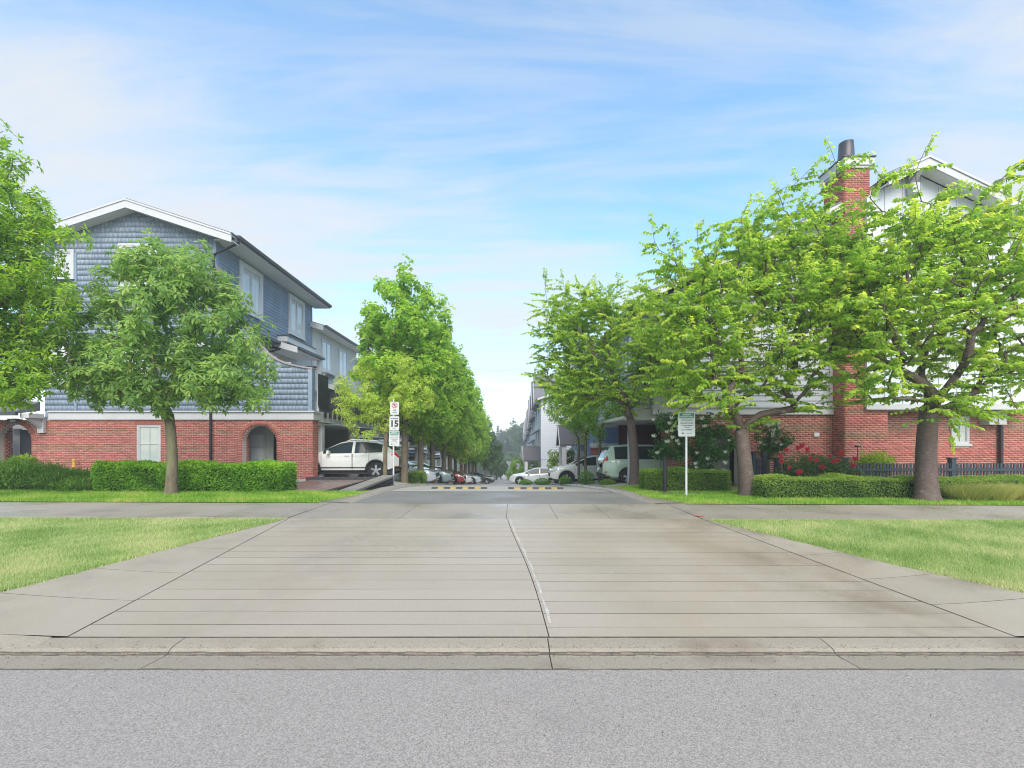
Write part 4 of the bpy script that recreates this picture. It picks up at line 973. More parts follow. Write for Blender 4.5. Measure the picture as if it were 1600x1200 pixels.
# side wall along the lane
HE = 28.4; sp = Plane(XC, HY0, 0, 1); EZ = 10.12
sw_ = [(1.58, 3.5, 7.72, 9.98), (6.2, 8.08, 7.76, 9.98)]
wall(H1, Plane(XC - .03, HY0 + .3, 0, 1), 0, HE - HY0 - .3, 2.9, EZ, .25, M['blue_siding'], [(a - .27, b - .33, c + .03, d - .03) for a, b, c, d in sw_], name='side_wall')
siding(H1, sp, 6.9, EZ, .160, lambda z: .12, lambda z: HE - HY0 - .1, M['blue_siding'], sw_, d=-.028)
siding(H1, sp, 3.0, 6.7, .160, lambda z: .3, lambda z: HE - HY0 - .1, M['white'], [(4.5, 8.0, 3.2, 5.4)], d=-.028)
for w_ in sw_: window(H1, sp, *w_, nx=2, nz=1, cas=.17, dep=.07, d=0, sill=True, mull=.10, fr=.07)
xbox(H1, 'corner_board', 'blue_siding', XC - .1, XC + .02, HY0 - .002 + .01, HY0 + .13, SW[0][1] - 2.5, EZ)
xbox(H1, 'corner_board', 'blue_siding', XC - .1, XC + .02, HE - .12, HE, 6.9, EZ)
xbox(H1, 'back_wall', 'blue_siding', xl + .5, XC - .04, HE - .25, HE - .01, 0, EZ)
# roof
gable_roof(H1, xt + .02, xl - .02, xr, yr, HE + .5, zt, zr, zt, t=.07, m='roof')
for xa in (xt, xl): rake(H1, xa, zt - .005, xr, zr - .005, yr - .045, h=.33)
for xa in (xt, xl): rake(H1, xa, zt + .03, xr, zr + .03, yr - .075, h=.07, th=.03)
for xa, sg in ((xt, 1), (xl, -1)):      # sloping soffit boards under the front overhang
    n = 16
    for k in range(n):
        a, b = xr + (xa - xr) * k / n, xr + (xa - xr) * (k + 1) / n; e = .012 * sg; mb = MB()
        za, zb = zr - sl_ * abs(a - xr) - .27, zr - sl_ * abs(b - xr) - .27
        mb.hexa([(a + e, yr + .01, za), (b, yr + .01, zb), (b, HY0 - .01, zb), (a + e, HY0 - .01, za), (a + e, yr + .01, za + .03), (b, yr + .01, zb + .03), (b, HY0 - .01, zb + .03), (a + e, HY0 - .01, za + .03)])
        mb.build('soffit_board', M['soffit'], H1)
xbox(H1, 'eave_soffit', 'soffit', XC - .05, xt - .02, HY0 - .1, HE + .45, EZ - .01, EZ + .03)
xbox(H1, 'fascia', 'white', xt - .06, xt - .02, yr, HE + .48, EZ + .0, EZ + .17)
gm = MB()
gm.prism([(xt - .02, yr + .35, EZ + .04), (xt + .09, yr + .35, EZ + .06), (xt + .13, yr + .35, EZ + .17), (xt - .02, yr + .35, EZ + .17)], (0, HE + .1 - yr, 0)); gm.build('eave_gutter', M['gutter_metal'], H1)
pipe(H1, 'downpipe', [(xt + .04, yr + .45, EZ + .05), (xt + .02, yr + .45, EZ - .12), (XC - .06, HY0 - .1, EZ - .62), (XC - .06, HY0 - .1, SW[0][1] - 2.2), (X(331.5, HY0), HY0 - .1, 5.0), (X(331.5, HY0), HY0 - .1, -.1)], .055)
# skirt roof, bump-out and porch roof on the side wall
sk = MB(); gx = -11.9
sk.hexa([(gx, HY0 + .25, 6.70), (gx, 23.5, 6.70), (XC - .03, 23.5, 6.98), (XC - .03, HY0 + .25, 6.98), (gx, HY0 + .25, 6.78), (gx, 23.5, 6.78), (XC - .03, 23.5, 7.10), (XC - .03, HY0 + .25, 7.10)]); sk.build('skirt_roof', M['slate_roof'], H1)
xbox(H1, 'skirt_gutter', 'black', gx - .01, gx + .12, HY0 + .3, 23.5, 6.63, 6.76)
pipe(H1, 'downpipe', [(gx + .05, 23.4, 6.66), (gx + .03, 23.4, 6.45), (gx - .35, 22.4, 6.0), (gx - .35, 22.4, 5.7), (gx + .1, 22.9, 5.35), (gx + .9, 24.8, 5.75), (gx + 1.0, 25.3, 5.8)], .06)
bo = xbox(H1, 'bump_out', 'white', XC, -11.95, 24.2, 27.7, 7.0, 7.30); xbox(bo, 'underside', 'shaded_trim', XC, -11.97, 24.22, 27.68, 6.93, 6.998); xbox(bo, 'flashing', 'gutter_metal', XC, -11.90, 24.15, 27.72, 7.302, 7.34)
pr = MB(); pr.hexa([(-11.0, 23.3, 6.44), (-11.0, 26.4, 6.44), (XC, 26.4, 6.86), (XC, 23.3, 6.86), (-11.0, 23.3, 6.52), (-11.0, 26.4, 6.52), (XC, 26.4, 6.94), (XC, 23.3, 6.94)]); pr.build('porch_roof', M['slate_roof'], H1)
rk = MB(); rk.hexa([(-10.95, 23.2, 6.2), (XC, 23.2, 6.62), (XC, 23.26, 6.62), (-10.95, 23.26, 6.2), (-10.95, 23.2, 6.5), (XC, 23.2, 6.96), (XC, 23.26, 6.96), (-10.95, 23.26, 6.5)]); rk.build('porch_fascia', M['white'], H1)
xbox(H1, 'porch_gutter', 'black', -10.99, -10.86, 23.3, 26.45, 6.40, 6.53)
xbox(H1, 'porch_post', 'white', -11.2, -10.98, 26.1, 26.32, 3.0, 6.4)
xbox(H1, 'porch_ceiling', 'soffit', XC, -11.0, 23.3, 26.4, 6.37, 6.43)
window(H1, sp, 4.5, 8.0, 3.2, 5.9, 2, 1, cas=.12, pane='pane_dark', dep=.06)
# balcony with black screen over the carport, carport beam, post and doors
def carport(h, y0, y1, zf_, xf, xin, screen=None, pick=True, post_at=()):
    xbox(h, 'balcony_deck', 'white', xin, xf - .03, y0, y1, zf_ - .22, zf_)
    xbox(h, 'balcony_beam', 'white', xf - .03, xf + .05, y0, y1, zf_ - .48, zf_ - .02)
    xbox(h, 'carport_ceiling', 'soffit', xin, xf - .04, y0, y1, zf_ - .56, zf_ - .52)
    for zz_ in (zf_ + .12, zf_ + 1.05): xbox(h, 'railing_rail', 'black', xf - .01, xf + .04, y0, y1, zz_, zz_ + .06)
    mesh = None; n = int((y1 - y0) / .11)
    for k in range(n):
        yy = y0 + .03 + k * .11; ob = xbox(h, 'baluster', 'black', xf + .002, xf + .028, yy, yy + .03, zf_ - .12, zf_ + 1.05) if mesh is None else None
        if mesh is None: mesh = ob
        else:
            ob = mesh.copy(); C.objects.link(ob); ob.location = (0, k * .11, 0); ORI[ob.name] = ORI[h.name]
    yy = y0 + .4
    while yy < y1: xbox(h, 'joist_end', 'black', xf - .02, xf + .14, yy, yy + .14, zf_ - .26, zf_ - .03); yy += .55
    if screen: xbox(h, 'privacy_screen', 'black', xf - .03, xf + .03, y0, screen, zf_ + .2, zf_ + 1.62)
    for py_ in post_at: xbox(h, 'carport_post', 'white', xf - .35, xf - .06, py_, py_ + .26, -3.5 if zf_ < 2 else -.4, zf_ - .5)
carport(H1, HY0 + .58, HE - .05, 2.98, XW + .02, XC, screen=20.75, post_at=(20.3, 24.4))
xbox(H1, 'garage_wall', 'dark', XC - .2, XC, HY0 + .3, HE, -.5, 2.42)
for a in (HY0 + 1.6, HY0 + 5.4): xbox(H1, 'garage_door', 'maroon', XC + .001, XC + .05, a, a + 2.6, -.4, 2.0)
xbox(H1, 'carport_back', 'door_grey', XC, XW - 1.5, HE - .3, HE - .02, -.8, 2.4)

# ------------------------------------------------------------------ row houses stepping down the left side
def row_left(y0, y1, drop, m, label, eave=9.42, first=False):
    h = thing('townhouse', label, 'house', (-15, (y0 + y1) / 2, -drop), 'townhouses along the lane')
    xs_ = XC; ez = eave - drop; hz0 = 3.0 - drop
    xbox(h, 'body', 'white', -20, xs_ - .035, y0 + .02, y1, -drop - 1.5, ez)
    pl = Plane(xs_, y0, 0, 1); L = y1 - y0
    ws = [(1.35, 3.0, ez - 2.45, ez - .42), (4.3, 5.9, ez - 2.45, ez - .42)]
    siding(h, pl, hz0, ez, .135 if first else .27, lambda z: .1, lambda z: L - .1, M[m], ws, d=-.03)
    if first: siding(h, Plane(-20, y0, 1, 0), ez - 1.6, ez, .135, lambda z: 6.5, lambda z: 20 + xs_ - .1, M[m], (), d=-.02)
    for w_ in ws: window(h, pl, *w_, nx=2, nz=1, cas=.10, d=.0, dep=.05)
    if first:
        bk = MB(); pbox(bk, pl, 1.3, 3.05, ez - 2.66, ez - 2.54, .06, .36)
        for u in (1.4, 1.95, 2.5, 2.9): bk.prism([pl.p(u, ez - 2.66, .06), pl.p(u, ez - 2.66, .36), pl.p(u, ez - 2.95, .06)], pl.U * .08)
        bk.build('window_box_bracket', M['white'], h)
    xr_ = -16.2; rz = ez + 1.35
    gable_roof(h, xs_ + .78, -20.5, xr_, y0 - .25, y1 + .2, ez - .02, rz, ez - .02, t=.08)
    rake(h, xs_ + .78, ez + .03, xr_, rz + .03, y0 - .30, h=.34)
    xbox(h, 'eave_soffit', 'soffit', xs_ - .03, xs_ + .74, y0 - .2, y1 + .2, ez - .04, ez - .005)
    gm = MB(); gx_ = xs_ + .78; gm.prism([(gx_ - .02, y0, ez - .04), (gx_ + .10, y0, ez), (gx_ + .13, y0, ez + .1), (gx_ - .02, y0, ez + .1)], (0, L, 0)); gm.build('eave_gutter', M['gutter_metal'], h)
    xbox(h, 'porch_roof', 'slate_roof', xs_, xs_ + 1.3, y0 + .1, y0 + 3.2, hz0 + 2.65, hz0 + 2.78); rk = xbox(h, 'porch_fascia', 'white', xs_, xs_ + 1.36, y0 + .02, y0 + .09, hz0 + 2.4, hz0 + 2.8)
    carport(h, y0 + .1, y1 - .1, hz0, XW + .02, xs_, post_at=(y0 + .2, y0 + L * .5))
    for a in (y0 + 1.0, y0 + L * .55): xbox(h, 'garage_door', 'maroon', xs_ - .03, xs_ + .05, a, a + 2.6, -drop - .9, hz0 - .7)
    return h
row_left(28.45, 36.6, .55, 'beige', 'pale grey sided townhouse directly behind the blue one, seen above its balcony', first=True)
for k, (a, mm, lb) in enumerate(((36.8, 'grey_siding', 'townhouse with black balcony half hidden behind the second and third maple trunks'), (45.0, 'beige', 'townhouse stepping lower behind the middle of the left maple row'), (53.2, 'blue2', 'lowest left townhouse, almost hidden behind the far maples'))):
    row_left(a, a + 8.0, 1.3 + .75 * k, mm, lb)
# ------------------------------------------------------------------ white townhouse with brick chimney on the right
RY = 16.41
R1 = thing('townhouse', 'white townhouse with tall brick chimney and board gable over red brick, at right', 'house', (12, 21, 0), 'townhouses along the lane')
rf = Plane(0, RY, 1, 0); GX0 = 6.1; RX1 = 24.0
cxL, cxR, cyF = 11.55, 12.40, 15.79
wn_ = (X(1486, RY), X(1514, RY), Z(694, RY), Z(651, RY))
arr = (X(1126, RY), .62, 1.45, -.3)
zt_ = 2.62
wall(R1, rf, GX0, RX1, -.6, zt_, .28, M['mortar'], [wn_], [arr], name='brick_wall')
def blk2(z0, z1): return arch_blocked(*arr[:3])(z0, z1) + rect_holes([(wn_[0] - .005, wn_[1] + .005, wn_[2] - .08, wn_[3] + .0)], z0, z1) + [(cxL + .01, 13.02)]
bricks(R1, rf, -.3, zt_ + .1, lambda z: GX0, lambda z: RX1, blk2, seed=31); arch_ring(R1, rf, arr[0], arr[1], arr[2], -.2)
bricks(R1, Plane(GX0, RY + 2.2, 0, -1), -.3, zt_, lambda z: 0.0, lambda z: 2.2, None, seed=32); xbox(R1, 'brick_return', 'mortar', GX0 + .001, GX0 + .25, RY + .29, RY + 2.2, -.6, zt_)
xbox(R1, 'passage_door', 'white', arr[0] - .7, arr[0] + .8, RY + 1.0, RY + 1.06, -.4, 2.4)
window(R1, rf, *wn_, nx=2, nz=2, cas=.05, d=-.03, pane='pane_green', mull=.03)
# chimney: wide base, shaft, cap, flue
xbox(R1, 'chimney_core', 'mortar', cxL + .001, 13.03, cyF + .001, RY + .4, -.5, 2.75)
xbox(R1, 'chimney_core', 'mortar', cxL + .001, cxR, cyF + .001, 16.85, 2.75, 11.14)
cf = Plane(0, cyF, 1, 0)
ch = bricks(R1, cf, -.3, 2.76, lambda z: cxL, lambda z: 13.03, None, seed=40, name='chimney_brick')
bricks(R1, cf, 2.76, 11.12, lambda z: cxL, lambda z: cxR, None, seed=41, name='chimney_brick')
bricks(R1, Plane(cxL, 16.85, 0, -1), -.3, 11.12, lambda z: (.44 if z < 2.9 else 0.0), lambda z: 16.85 - cyF, None, seed=42, name='chimney_brick')
bricks(R1, Plane(cxR, cyF, 0, 1), 9.0, 11.12, lambda z: .0, lambda z: 16.85 - cyF, None, seed=43, name='chimney_brick')
cp = MB(); cp.box(cxL - .10, cxR + .10, cyF - .10, 16.95, 11.20, 11.46); cp.box(cxL - .06, cxR + .06, cyF - .06, 16.91, 11.12, 11.198); cp.build('chimney_cap', M['white'], R1)
xbox(R1, 'cap_flashing', 'gutter_metal', cxL - .14, cxR + .14, cyF - .14, 16.99, 11.462, 11.50)
fx = X(1322, 16.4); fm = MB(); fm.lathe([(.31, 11.48), (.31, 11.54), (.28, 11.56), (.225, 12.38), (.23, 12.4), (.18, 12.4), (.2, 11.7)], (fx, 16.4, 0), n=20); fm.build('flue_pot', M['gutter_metal'], R1, smooth=True)
# white belt and grey lap siding left of the chimney
bt = MB(); bt.box(5.05, cxL - .02, RY - .10, RY + .02, 2.62, 2.86); bt.box(5.0, cxL - .02, RY - .15, RY + .02, 2.862, 2.93); bt.build('belt_course', M['white'], R1)
xrr, zrr, s2, yrk = 13.4, 10.85, .468, 15.9
def r_lo(z): return max(5.1, xrr - (zrr - .28 - z) / s2)
rw = [(X(1128, RY), X(1196, RY), 4.6, 6.6), (X(1225, RY), X(1285, RY), 5.2, 7.2)]
core = MB(); core.prism([rf.p(5.1, 2.6, -.02), rf.p(20, 2.6, -.02), rf.p(20, zrr - .3 - s2 * 6.6, -.02), rf.p(xrr, zrr - .3, -.02), rf.p(5.1, zrr - .3 - s2 * (xrr - 5.1), -.02)], (0, .24, 0)); core.build('front_wall', M['grey_siding'], R1)
siding(R1, rf, 2.93, zrr - .5, .19, r_lo, lambda z: min(cxL - .1, xrr + 1), M['grey_siding'], rw, d=-.015)
for w_ in rw: window(R1, rf, *w_, nx=2, nz=1, cas=.10, dep=.06)
xbox(R1, 'corner_board', 'white', cxL - .11, cxL - .015, RY - .05, RY + .0, 2.93, 8.5)
side = Plane(5.1, 27.0, 0, -1); EZR = zrr - .3 - s2 * (xrr - 5.1)
sww = [(2.0, 3.6, 4.6, 6.4), (6.2, 7.8, 4.6, 6.4)]
xbox(R1, 'upper_body', 'grey_siding', 5.13, 20, RY + .26, 26.9, 2.6, EZR)
siding(R1, side, 2.93, EZR, .19, lambda z: .05, lambda z: 27 - RY - .05, M['grey_siding'], sww, d=-.02)
for w_ in sww: window(R1, side, *w_, nx=2, nz=1, cas=.10, dep=.06)
gable_roof(R1, 4.47, 22.3, xrr, yrk, 27.4, zrr - s2 * (xrr - 4.47), zrr, zrr - s2 * (22.3 - xrr), t=.09, m='slate_roof')
rake(R1, 4.47, zrr - s2 * (xrr - 4.47), xrr, zrr, yrk - .045, h=.20); rake(R1, 22.3, zrr - s2 * (22.3 - xrr), xrr, zrr, yrk - .045, h=.28)
# balcony with grey slats at the left corner, carport below
for k in range(16):
    u = 4.3 + k * .12; xbox(R1, 'baluster', 'beige', u, u + .07, RY + .35, RY + .40, 2.9, 3.85)
xbox(R1, 'balcony_beam', 'beige', 4.2, 6.3, RY + .3, RY + .55, 2.45, 2.85); xbox(R1, 'railing_rail', 'white', 4.2, 6.3, RY + .32, RY + .45, 3.85, 3.93); xbox(R1, 'balcony_deck', 'soffit', 4.2, 6.2, RY + .56, 26.5, 2.5, 2.62)
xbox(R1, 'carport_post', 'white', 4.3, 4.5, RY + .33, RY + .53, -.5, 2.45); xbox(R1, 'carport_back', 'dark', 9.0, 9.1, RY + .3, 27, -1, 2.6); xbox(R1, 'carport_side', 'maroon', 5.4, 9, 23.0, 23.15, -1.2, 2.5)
# projecting board-and-batten bay under its own gable
by = 15.7; bx0, bx1 = X(1354, by), 18.2; bz0 = Z(640, by)
ya = 15.2; xa, za = X(1450, ya), Z(245, ya); s3 = .485
def b_top(x): return za - .26 - s3 * abs(x - xa)
bpln = Plane(0, by, 1, 0)
core = MB(); core.prism([bpln.p(bx0, bz0), bpln.p(bx1, bz0), bpln.p(bx1, b_top(bx1)), bpln.p(xa, b_top(xa)), bpln.p(bx0, b_top(bx0))], (0, .55, 0)); core.build('bay_wall', M['batten'], R1)
xbox(R1, 'bay_trim', 'white', bx0 - .02, bx1 + .02, by - .035, by - .001, bz0, bz0 + .20); xbox(R1, 'bay_trim', 'white', bx0 - .02, bx1, by - .03, by - .001, bz0 + 3.2, bz0 + 3.45)
u = bx0
while u < bx1:
    t_ = b_top(u) - .02
    xbox(R1, 'batten', 'batten', u, u + .045, by - .022, by - .001, bz0 + .202, bz0 + 3.198); 
    if t_ > bz0 + 3.5: xbox(R1, 'batten', 'batten', u, u + .045, by - .022, by - .001, bz0 + 3.452, t_)
    u += .62
for w_ in ((13.5, 15.1, 4.0, 5.7),): window(R1, bpln, *w_, nx=2, nz=1, cas=.10, dep=.06)
xe0, xe1 = 12.56, 18.8
gable_roof(R1, xe0, xe1, xa, ya, 17.2, za - s3 * (xa - xe0), za, za - s3 * (xe1 - xa), t=.07, m='slate_roof')
for xe in (xe0, xe1):
    rake(R1, xe, za - s3 * abs(xe - xa) - .005, xa, za - .005, ya - .045, h=.30); rake(R1, xe, za - s3 * abs(xe - xa) + .03, xa, za + .03, ya - .08, h=.08, th=.034)
    n = 14
    for k in range(n):
        a, b = xa + (xe - xa) * k / n, xa + (xe - xa) * (k + 1) / n; e = .012 * (1 if xe > xa else -1); p, q = za - s3 * abs(a - xa) - .24, za - s3 * abs(b - xa) - .24; mb = MB()
        mb.hexa([(a + e, ya + .01, p), (b, ya + .01, q), (b, by - .03, q), (a + e, by - .03, p), (a + e, ya + .01, p + .03), (b, ya + .01, q + .03), (b, by - .03, q + .03), (a + e, by - .03, p + .03)]); mb.build('soffit_board', M['soffit'], R1)
br = MB(); br.box(xa - .32, xa - .06, by - .28, by - .035, za - 1.05, za - .72); br.prism([(xa - .28, by - .03, za - .75), (xa - .28, ya + .02, za - .42), (xa - .28, by - .03, za - .42)], (.18, 0, 0)); br.build('gable_bracket', M['white'], R1)
for px_ in (1535, 1549):
    b = MB(); x_ = X(px_, RY); b.box(x_ - .14, x_ + .14, RY - .38, RY - .03, Z(664, RY), Z(645, RY)); b.prism([(x_ - .06, RY - .38, Z(650, RY)), (x_ - .06, by + .05, bz0 - .02), (x_ - .06, RY - .03, bz0 - .02)], (.12, 0, 0)); b.build('bracket', M['white'], R1)
pipe(R1, 'downpipe', [(X(1564, RY - .1), RY - .1, bz0 + .1), (X(1564, RY - .1), RY - .1, -.2)], .07)
xbox(R1, 'vent_plate', 'steel', X(1271, RY), X(1279, RY), RY - .05, RY - .011, Z(682, RY), Z(676, RY))

# ------------------------------------------------------------------ houses down the right side
def house_right(y0, y1, xf, base, h_e, m, label, gables=(), porch=None, brick=True, first=False):
    h = thing('townhouse', label, 'house', (xf + 4, (y0 + y1) / 2, base), 'townhouses along the lane')
    L = y1 - y0; ez = base + h_e; pl = Plane(xf, y1, 0, -1); fr_ = Plane(0, y0, 1, 0)
    xbox(h, 'body', m, xf + .03, xf + 11, y0 + .03, y1, base - 1.5, ez)
    zb_ = base + 2.3
    if brick:
        bricks(h, fr_, base - .4, zb_, lambda z: xf, lambda z: xf + 9, None, seed=int(y0), d=.0); xbox(h, 'belt_course', 'white', xf - .05, xf + 9, y0 - .06, y0 - .0, zb_, zb_ + .28)
    siding(h, fr_, zb_ + .28, ez, .2, lambda z: xf, lambda z: xf + 9, M[m], (), d=-.02)
    ws = [(L * .18, L * .18 + 1.3, ez - 2.2, ez - .5), (L * .62, L * .62 + 1.3, ez - 2.2, ez - .5), (L * .18, L * .18 + 1.3, ez - 4.9, ez - 3.3), (L * .62, L * .62 + 1.3, ez - 4.9, ez - 3.3)]
    siding(h, pl, base + .2, ez, .24, lambda z: 0.05, lambda z: L - .05, M[m], ws, d=-.02)
    for w_ in ws:
        window(h, pl, *w_, nx=2, nz=1, cas=.1, dep=.05)
    for u in (ws[0][0], ws[1][0]):          # shingled hoods over the upper windows
        hd = MB(); hd.prism([pl.p(u - .25, ez - .45, .0), pl.p(u - .25, ez - .95, .55), pl.p(u - .25, ez - 1.02, .55), pl.p(u - .25, ez - .6, 0)], pl.U * 1.8); hd.build('window_hood', M['slate_roof'], h)
        hd = MB(); hd.prism([pl.p(u - .45, ez - 3.0, .0), pl.p(u - .45, ez - 3.55, .75), pl.p(u - .45, ez - 3.66, .75), pl.p(u - .45, ez - 3.2, 0)], pl.U * 2.2); hd.build('window_hood', M['gutter_metal'], h)
    xr_ = xf + 5.5; rz = ez + 2.0
    gable_roof(h, xf - .4, xf + 11.4, xr_, y0 - .35, y1 + .1, ez - .05, rz, ez - .05, t=.12, m='slate_roof')
    rake(h, xf - .4, ez - .03, xr_, rz, y0 - .40, h=.25); rake(h, xf + 11.4, ez - .03, xr_, rz, y0 - .40, h=.25)
    for f_ in gables:                        # steep cross gable facing the lane
        yc = y0 + L * f_; hw = 1.7; gh = 2.5
        g = MB(); g.prism([(xf - .25, yc - hw, ez - .1), (xf - .25, yc + hw, ez - .1), (xf - .25, yc, ez + gh)], (3.4, 0, 0)); g.build('gable_wall', M[m], h)
        for s_ in (-1, 1):
            r_ = MB(); r_.hexa([(xf - .65, yc + s_ * (hw + .3), ez - .5), (xf - .65, yc, ez + gh + .05), (xf + 4.4, yc, ez + gh + .05), (xf + 4.4, yc + s_ * (hw + .3), ez - .5), (xf - .65, yc + s_ * (hw + .3), ez - .38), (xf - .65, yc, ez + gh + .2), (xf + 4.4, yc, ez + gh + .2), (xf + 4.4, yc + s_ * (hw + .3), ez - .38)]); r_.build('roof', M['slate_roof'], h)
            k_ = MB(); k_.hexa([(xf - .7, yc + s_ * (hw + .3), ez - .72), (xf - .7, yc, ez + gh - .18), (xf - .655, yc, ez + gh - .18), (xf - .655, yc + s_ * (hw + .3), ez - .72), (xf - .7, yc + s_ * (hw + .3), ez - .38), (xf - .7, yc, ez + gh + .2), (xf - .655, yc, ez + gh + .2), (xf - .655, yc + s_ * (hw + .3), ez - .38)]); k_.build('rake_board', M['white'], h)
    if porch is not None:
        for yy in porch:                     # little gabled entry roof on posts
            hw = .95; pz = base + 2.7; gp = MB(); gp.prism([(xf - 1.5, yy - hw, pz), (xf - 1.5, yy + hw, pz), (xf - 1.5, yy, pz + 1.0)], (1.5, 0, 0)); gp.build('porch_gable', M['white'], h)
            for s_ in (-1, 1):
                r_ = MB(); r_.hexa([(xf - 1.75, yy + s_ * (hw + .25), pz - .3), (xf - 1.75, yy, pz + 1.05), (xf, yy, pz + 1.05), (xf, yy + s_ * (hw + .25), pz - .3), (xf - 1.75, yy + s_ * (hw + .25), pz - .18), (xf - 1.75, yy, pz + 1.18), (xf, yy, pz + 1.18), (xf, yy + s_ * (hw + .25), pz - .18)]); r_.build('porch_roof', M['roof'], h)
                k_ = MB(); k_.hexa([(xf - 1.8, yy + s_ * (hw + .25), pz - .42), (xf - 1.8, yy, pz + .9), (xf - 1.755, yy, pz + .9), (xf - 1.755, yy + s_ * (hw + .25), pz - .42), (xf - 1.8, yy + s_ * (hw + .25), pz - .18), (xf - 1.8, yy, pz + 1.18), (xf - 1.755, yy, pz + 1.18), (xf - 1.755, yy + s_ * (hw + .25), pz - .18)]); k_.build('rake_board', M['white'], h)
                xbox(h, 'porch_post', 'white', xf - 1.6, xf - 1.3, yy + s_ * hw - .15, yy + s_ * hw + .15, base - .8, pz - .1)
    for a in (L * .12, L * .55):
        gd = MB(); pbox(gd, pl, a, a + 2.5, base - .4, base + 2.0, -.02, .04); gd.build('garage_door', M['white'], h)
    return h
house_right(29.0, 38.5, 5.0, -1.0, 7.6, 'blue2', 'bright blue sided townhouse over red brick behind the white crossover, right of the lane', gables=(.6,), porch=(32,))
for k, (y0, m, lab) in enumerate(((45.5, 'batten', 'pale townhouse with steep grey gable, nearest of the row rising above the white sedan'),
        (57.0, 'beige', 'second pale townhouse in the receding right row, just behind the nearest steep gable'), (68.5, 'batten', 'third townhouse of the receding right row with dark window hoods'),
        (80.0, 'beige', 'fourth townhouse down the right row beside the leafy green tree'), (91.5, 'batten', 'farthest townhouse of the right row, smallest grey roof before the hazy forest'))):
    b = float(lane(y0)) - .1
    house_right(y0, y0 + 11.2, 2.9 + .05 * k, b, 8.7, m, lab, gables=(.25, .72), porch=((y0 + 2, y0 + 7) if k == 0 else (y0 + 4,)), brick=False)
# grey roofed house closing the view
hf = thing('bungalow', 'small grey-roofed white house far at the end of the lane', 'house', (0, 140, -8.6)); xbox(hf, 'wall', 'white', -4, 4, 137, 144, -9.5, -6.3)
mb = MB(); mb.hexa([(-4.6, 136.3, -6.4), (4.6, 136.3, -6.4), (4.6, 144.7, -6.4), (-4.6, 144.7, -6.4), (-3.2, 140, -4.1), (3.2, 140, -4.1), (3.2, 141, -4.1), (-3.2, 141, -4.1)]); mb.build('roof', M['slate_roof'], hf)
w_ = xbox(hf, 'window', 'white', -2.5, -1.0, 136.9, 136.99, -8.2, -7.0); xbox(w_, 'pane', 'pane_dark', -2.4, -1.1, 136.86, 136.895, -8.1, -7.1)

# ------------------------------------------------------------------ picket fence, gate, bollard
FY = 14.3
fz = lambda x: float(gy(np.array(x), np.array(FY)))
fe = thing('picket_fence', 'slate blue low picket fence between box hedge and brick wall at right', 'fence', (X(1320, FY), FY, fz(11)))
def fence_run(root, x0, x1, y, top, step=.105, w=.06):
    mesh = None; n = int((x1 - x0) / step); z0 = fz(x0) - .05
    for k in range(n):
        if mesh is None: mesh = xbox(root, 'picket', 'fence', x0, x0 + w, y - .035, y - .012, z0, top); first = mesh
        else: o = mesh.copy(); C.objects.link(o); o.location = (k * step, 0, random.uniform(-.012, .012)); o.parent = root
    for zz_ in (top - .20, z0 + .22): xbox(root, 'rail', 'fence', x0 - .02, x1, y - .075, y - .0365, zz_ - .045, zz_ + .045)
ft = Z(724, FY)
fence_run(fe, X(1222, FY), X(1700, FY), FY, ft)
for px_ in (1215, 1320, 1488, 1640):
    p_ = MB(); x_ = X(px_, FY); zt2 = Z(717, FY); p_.box(x_ - .075, x_ + .075, FY - .06, FY + .09, fz(x_) - .1, zt2); p_.box(x_ - .10, x_ + .10, FY - .085, FY + .115, zt2 + .001, zt2 + .04); p_.build('post', M['fence'], fe)
GY_ = 14.8
gt = thing('garden_gate', 'dark narrow garden gate right of the cherry trunk, in front of the brick wall', 'gate', (X(1186, GY_), GY_, .05))
for px_ in (1178, 1194): x_ = X(px_, GY_); p_ = MB(); p_.box(x_ - .055, x_ + .055, GY_ - .05, GY_ + .06, 0, Z(707, GY_)); p_.box(x_ - .075, x_ + .075, GY_ - .07, GY_ + .08, Z(707, GY_) + .001, Z(707, GY_) + .03); p_.build('post', M['fence'], gt)
for k in range(3): xbox(gt, 'picket', 'fence', X(1181, GY_) + .02 + k * .07, X(1181, GY_) + .065 + k * .07, GY_ - .02, GY_ + .01, .1, Z(716, GY_))
xbox(gt, 'rail', 'fence', X(1180, GY_), X(1192, GY_), GY_ + .012, GY_ + .04, .75, .84)
BY = 13.0; bz = float(gy(np.array(4.4), np.array(BY)))
bo = thing('bollard', 'black post at the corner of the box hedge beside the sign pole', 'bollard', (X(1039, BY), BY, bz)); m_ = MB(); m_.lathe([(.075, 0), (.062, .03), (.062, .95), (.075, .955), (.075, 1.0), (.0, 1.03)], (X(1039, BY), BY, bz - .05), n=14); m_.build('shaft', M['black'], bo); xbox(bo, 'collar', 'black', X(1039, BY) - .08, X(1039, BY) + .08, BY - .08, BY + .08, bz - .04, bz + .05)
ed = thing('planter_edging', 'low dark timber edging at the foot of the box hedge behind the sign pole', 'edging', (X(1062, 12.7), 12.7, bz))
xbox(ed, 'board', 'stone', X(1037, 12.6), X(1092, 12.6), 12.55, 12.62, bz - .06, bz + .07); xbox(ed, 'board', 'stone', X(1037, 12.6), X(1037, 12.6) + .07, 12.622, 13.6, bz - .06, bz + .06)
lt = thing('path_light', 'small black garden light on a stake above the red roses', 'lamp', (X(1340, 14.9), 14.9, .1)); pipe(lt, 'stake', [(X(1340, 14.9), 14.9, 0), (X(1340, 14.9), 14.9, Z(699, 14.9))], .014); xbox(lt, 'lamp_head', 'black', X(1337.5, 14.9), X(1343, 14.9), 14.83, 14.97, Z(699, 14.9), Z(696.5, 14.9))

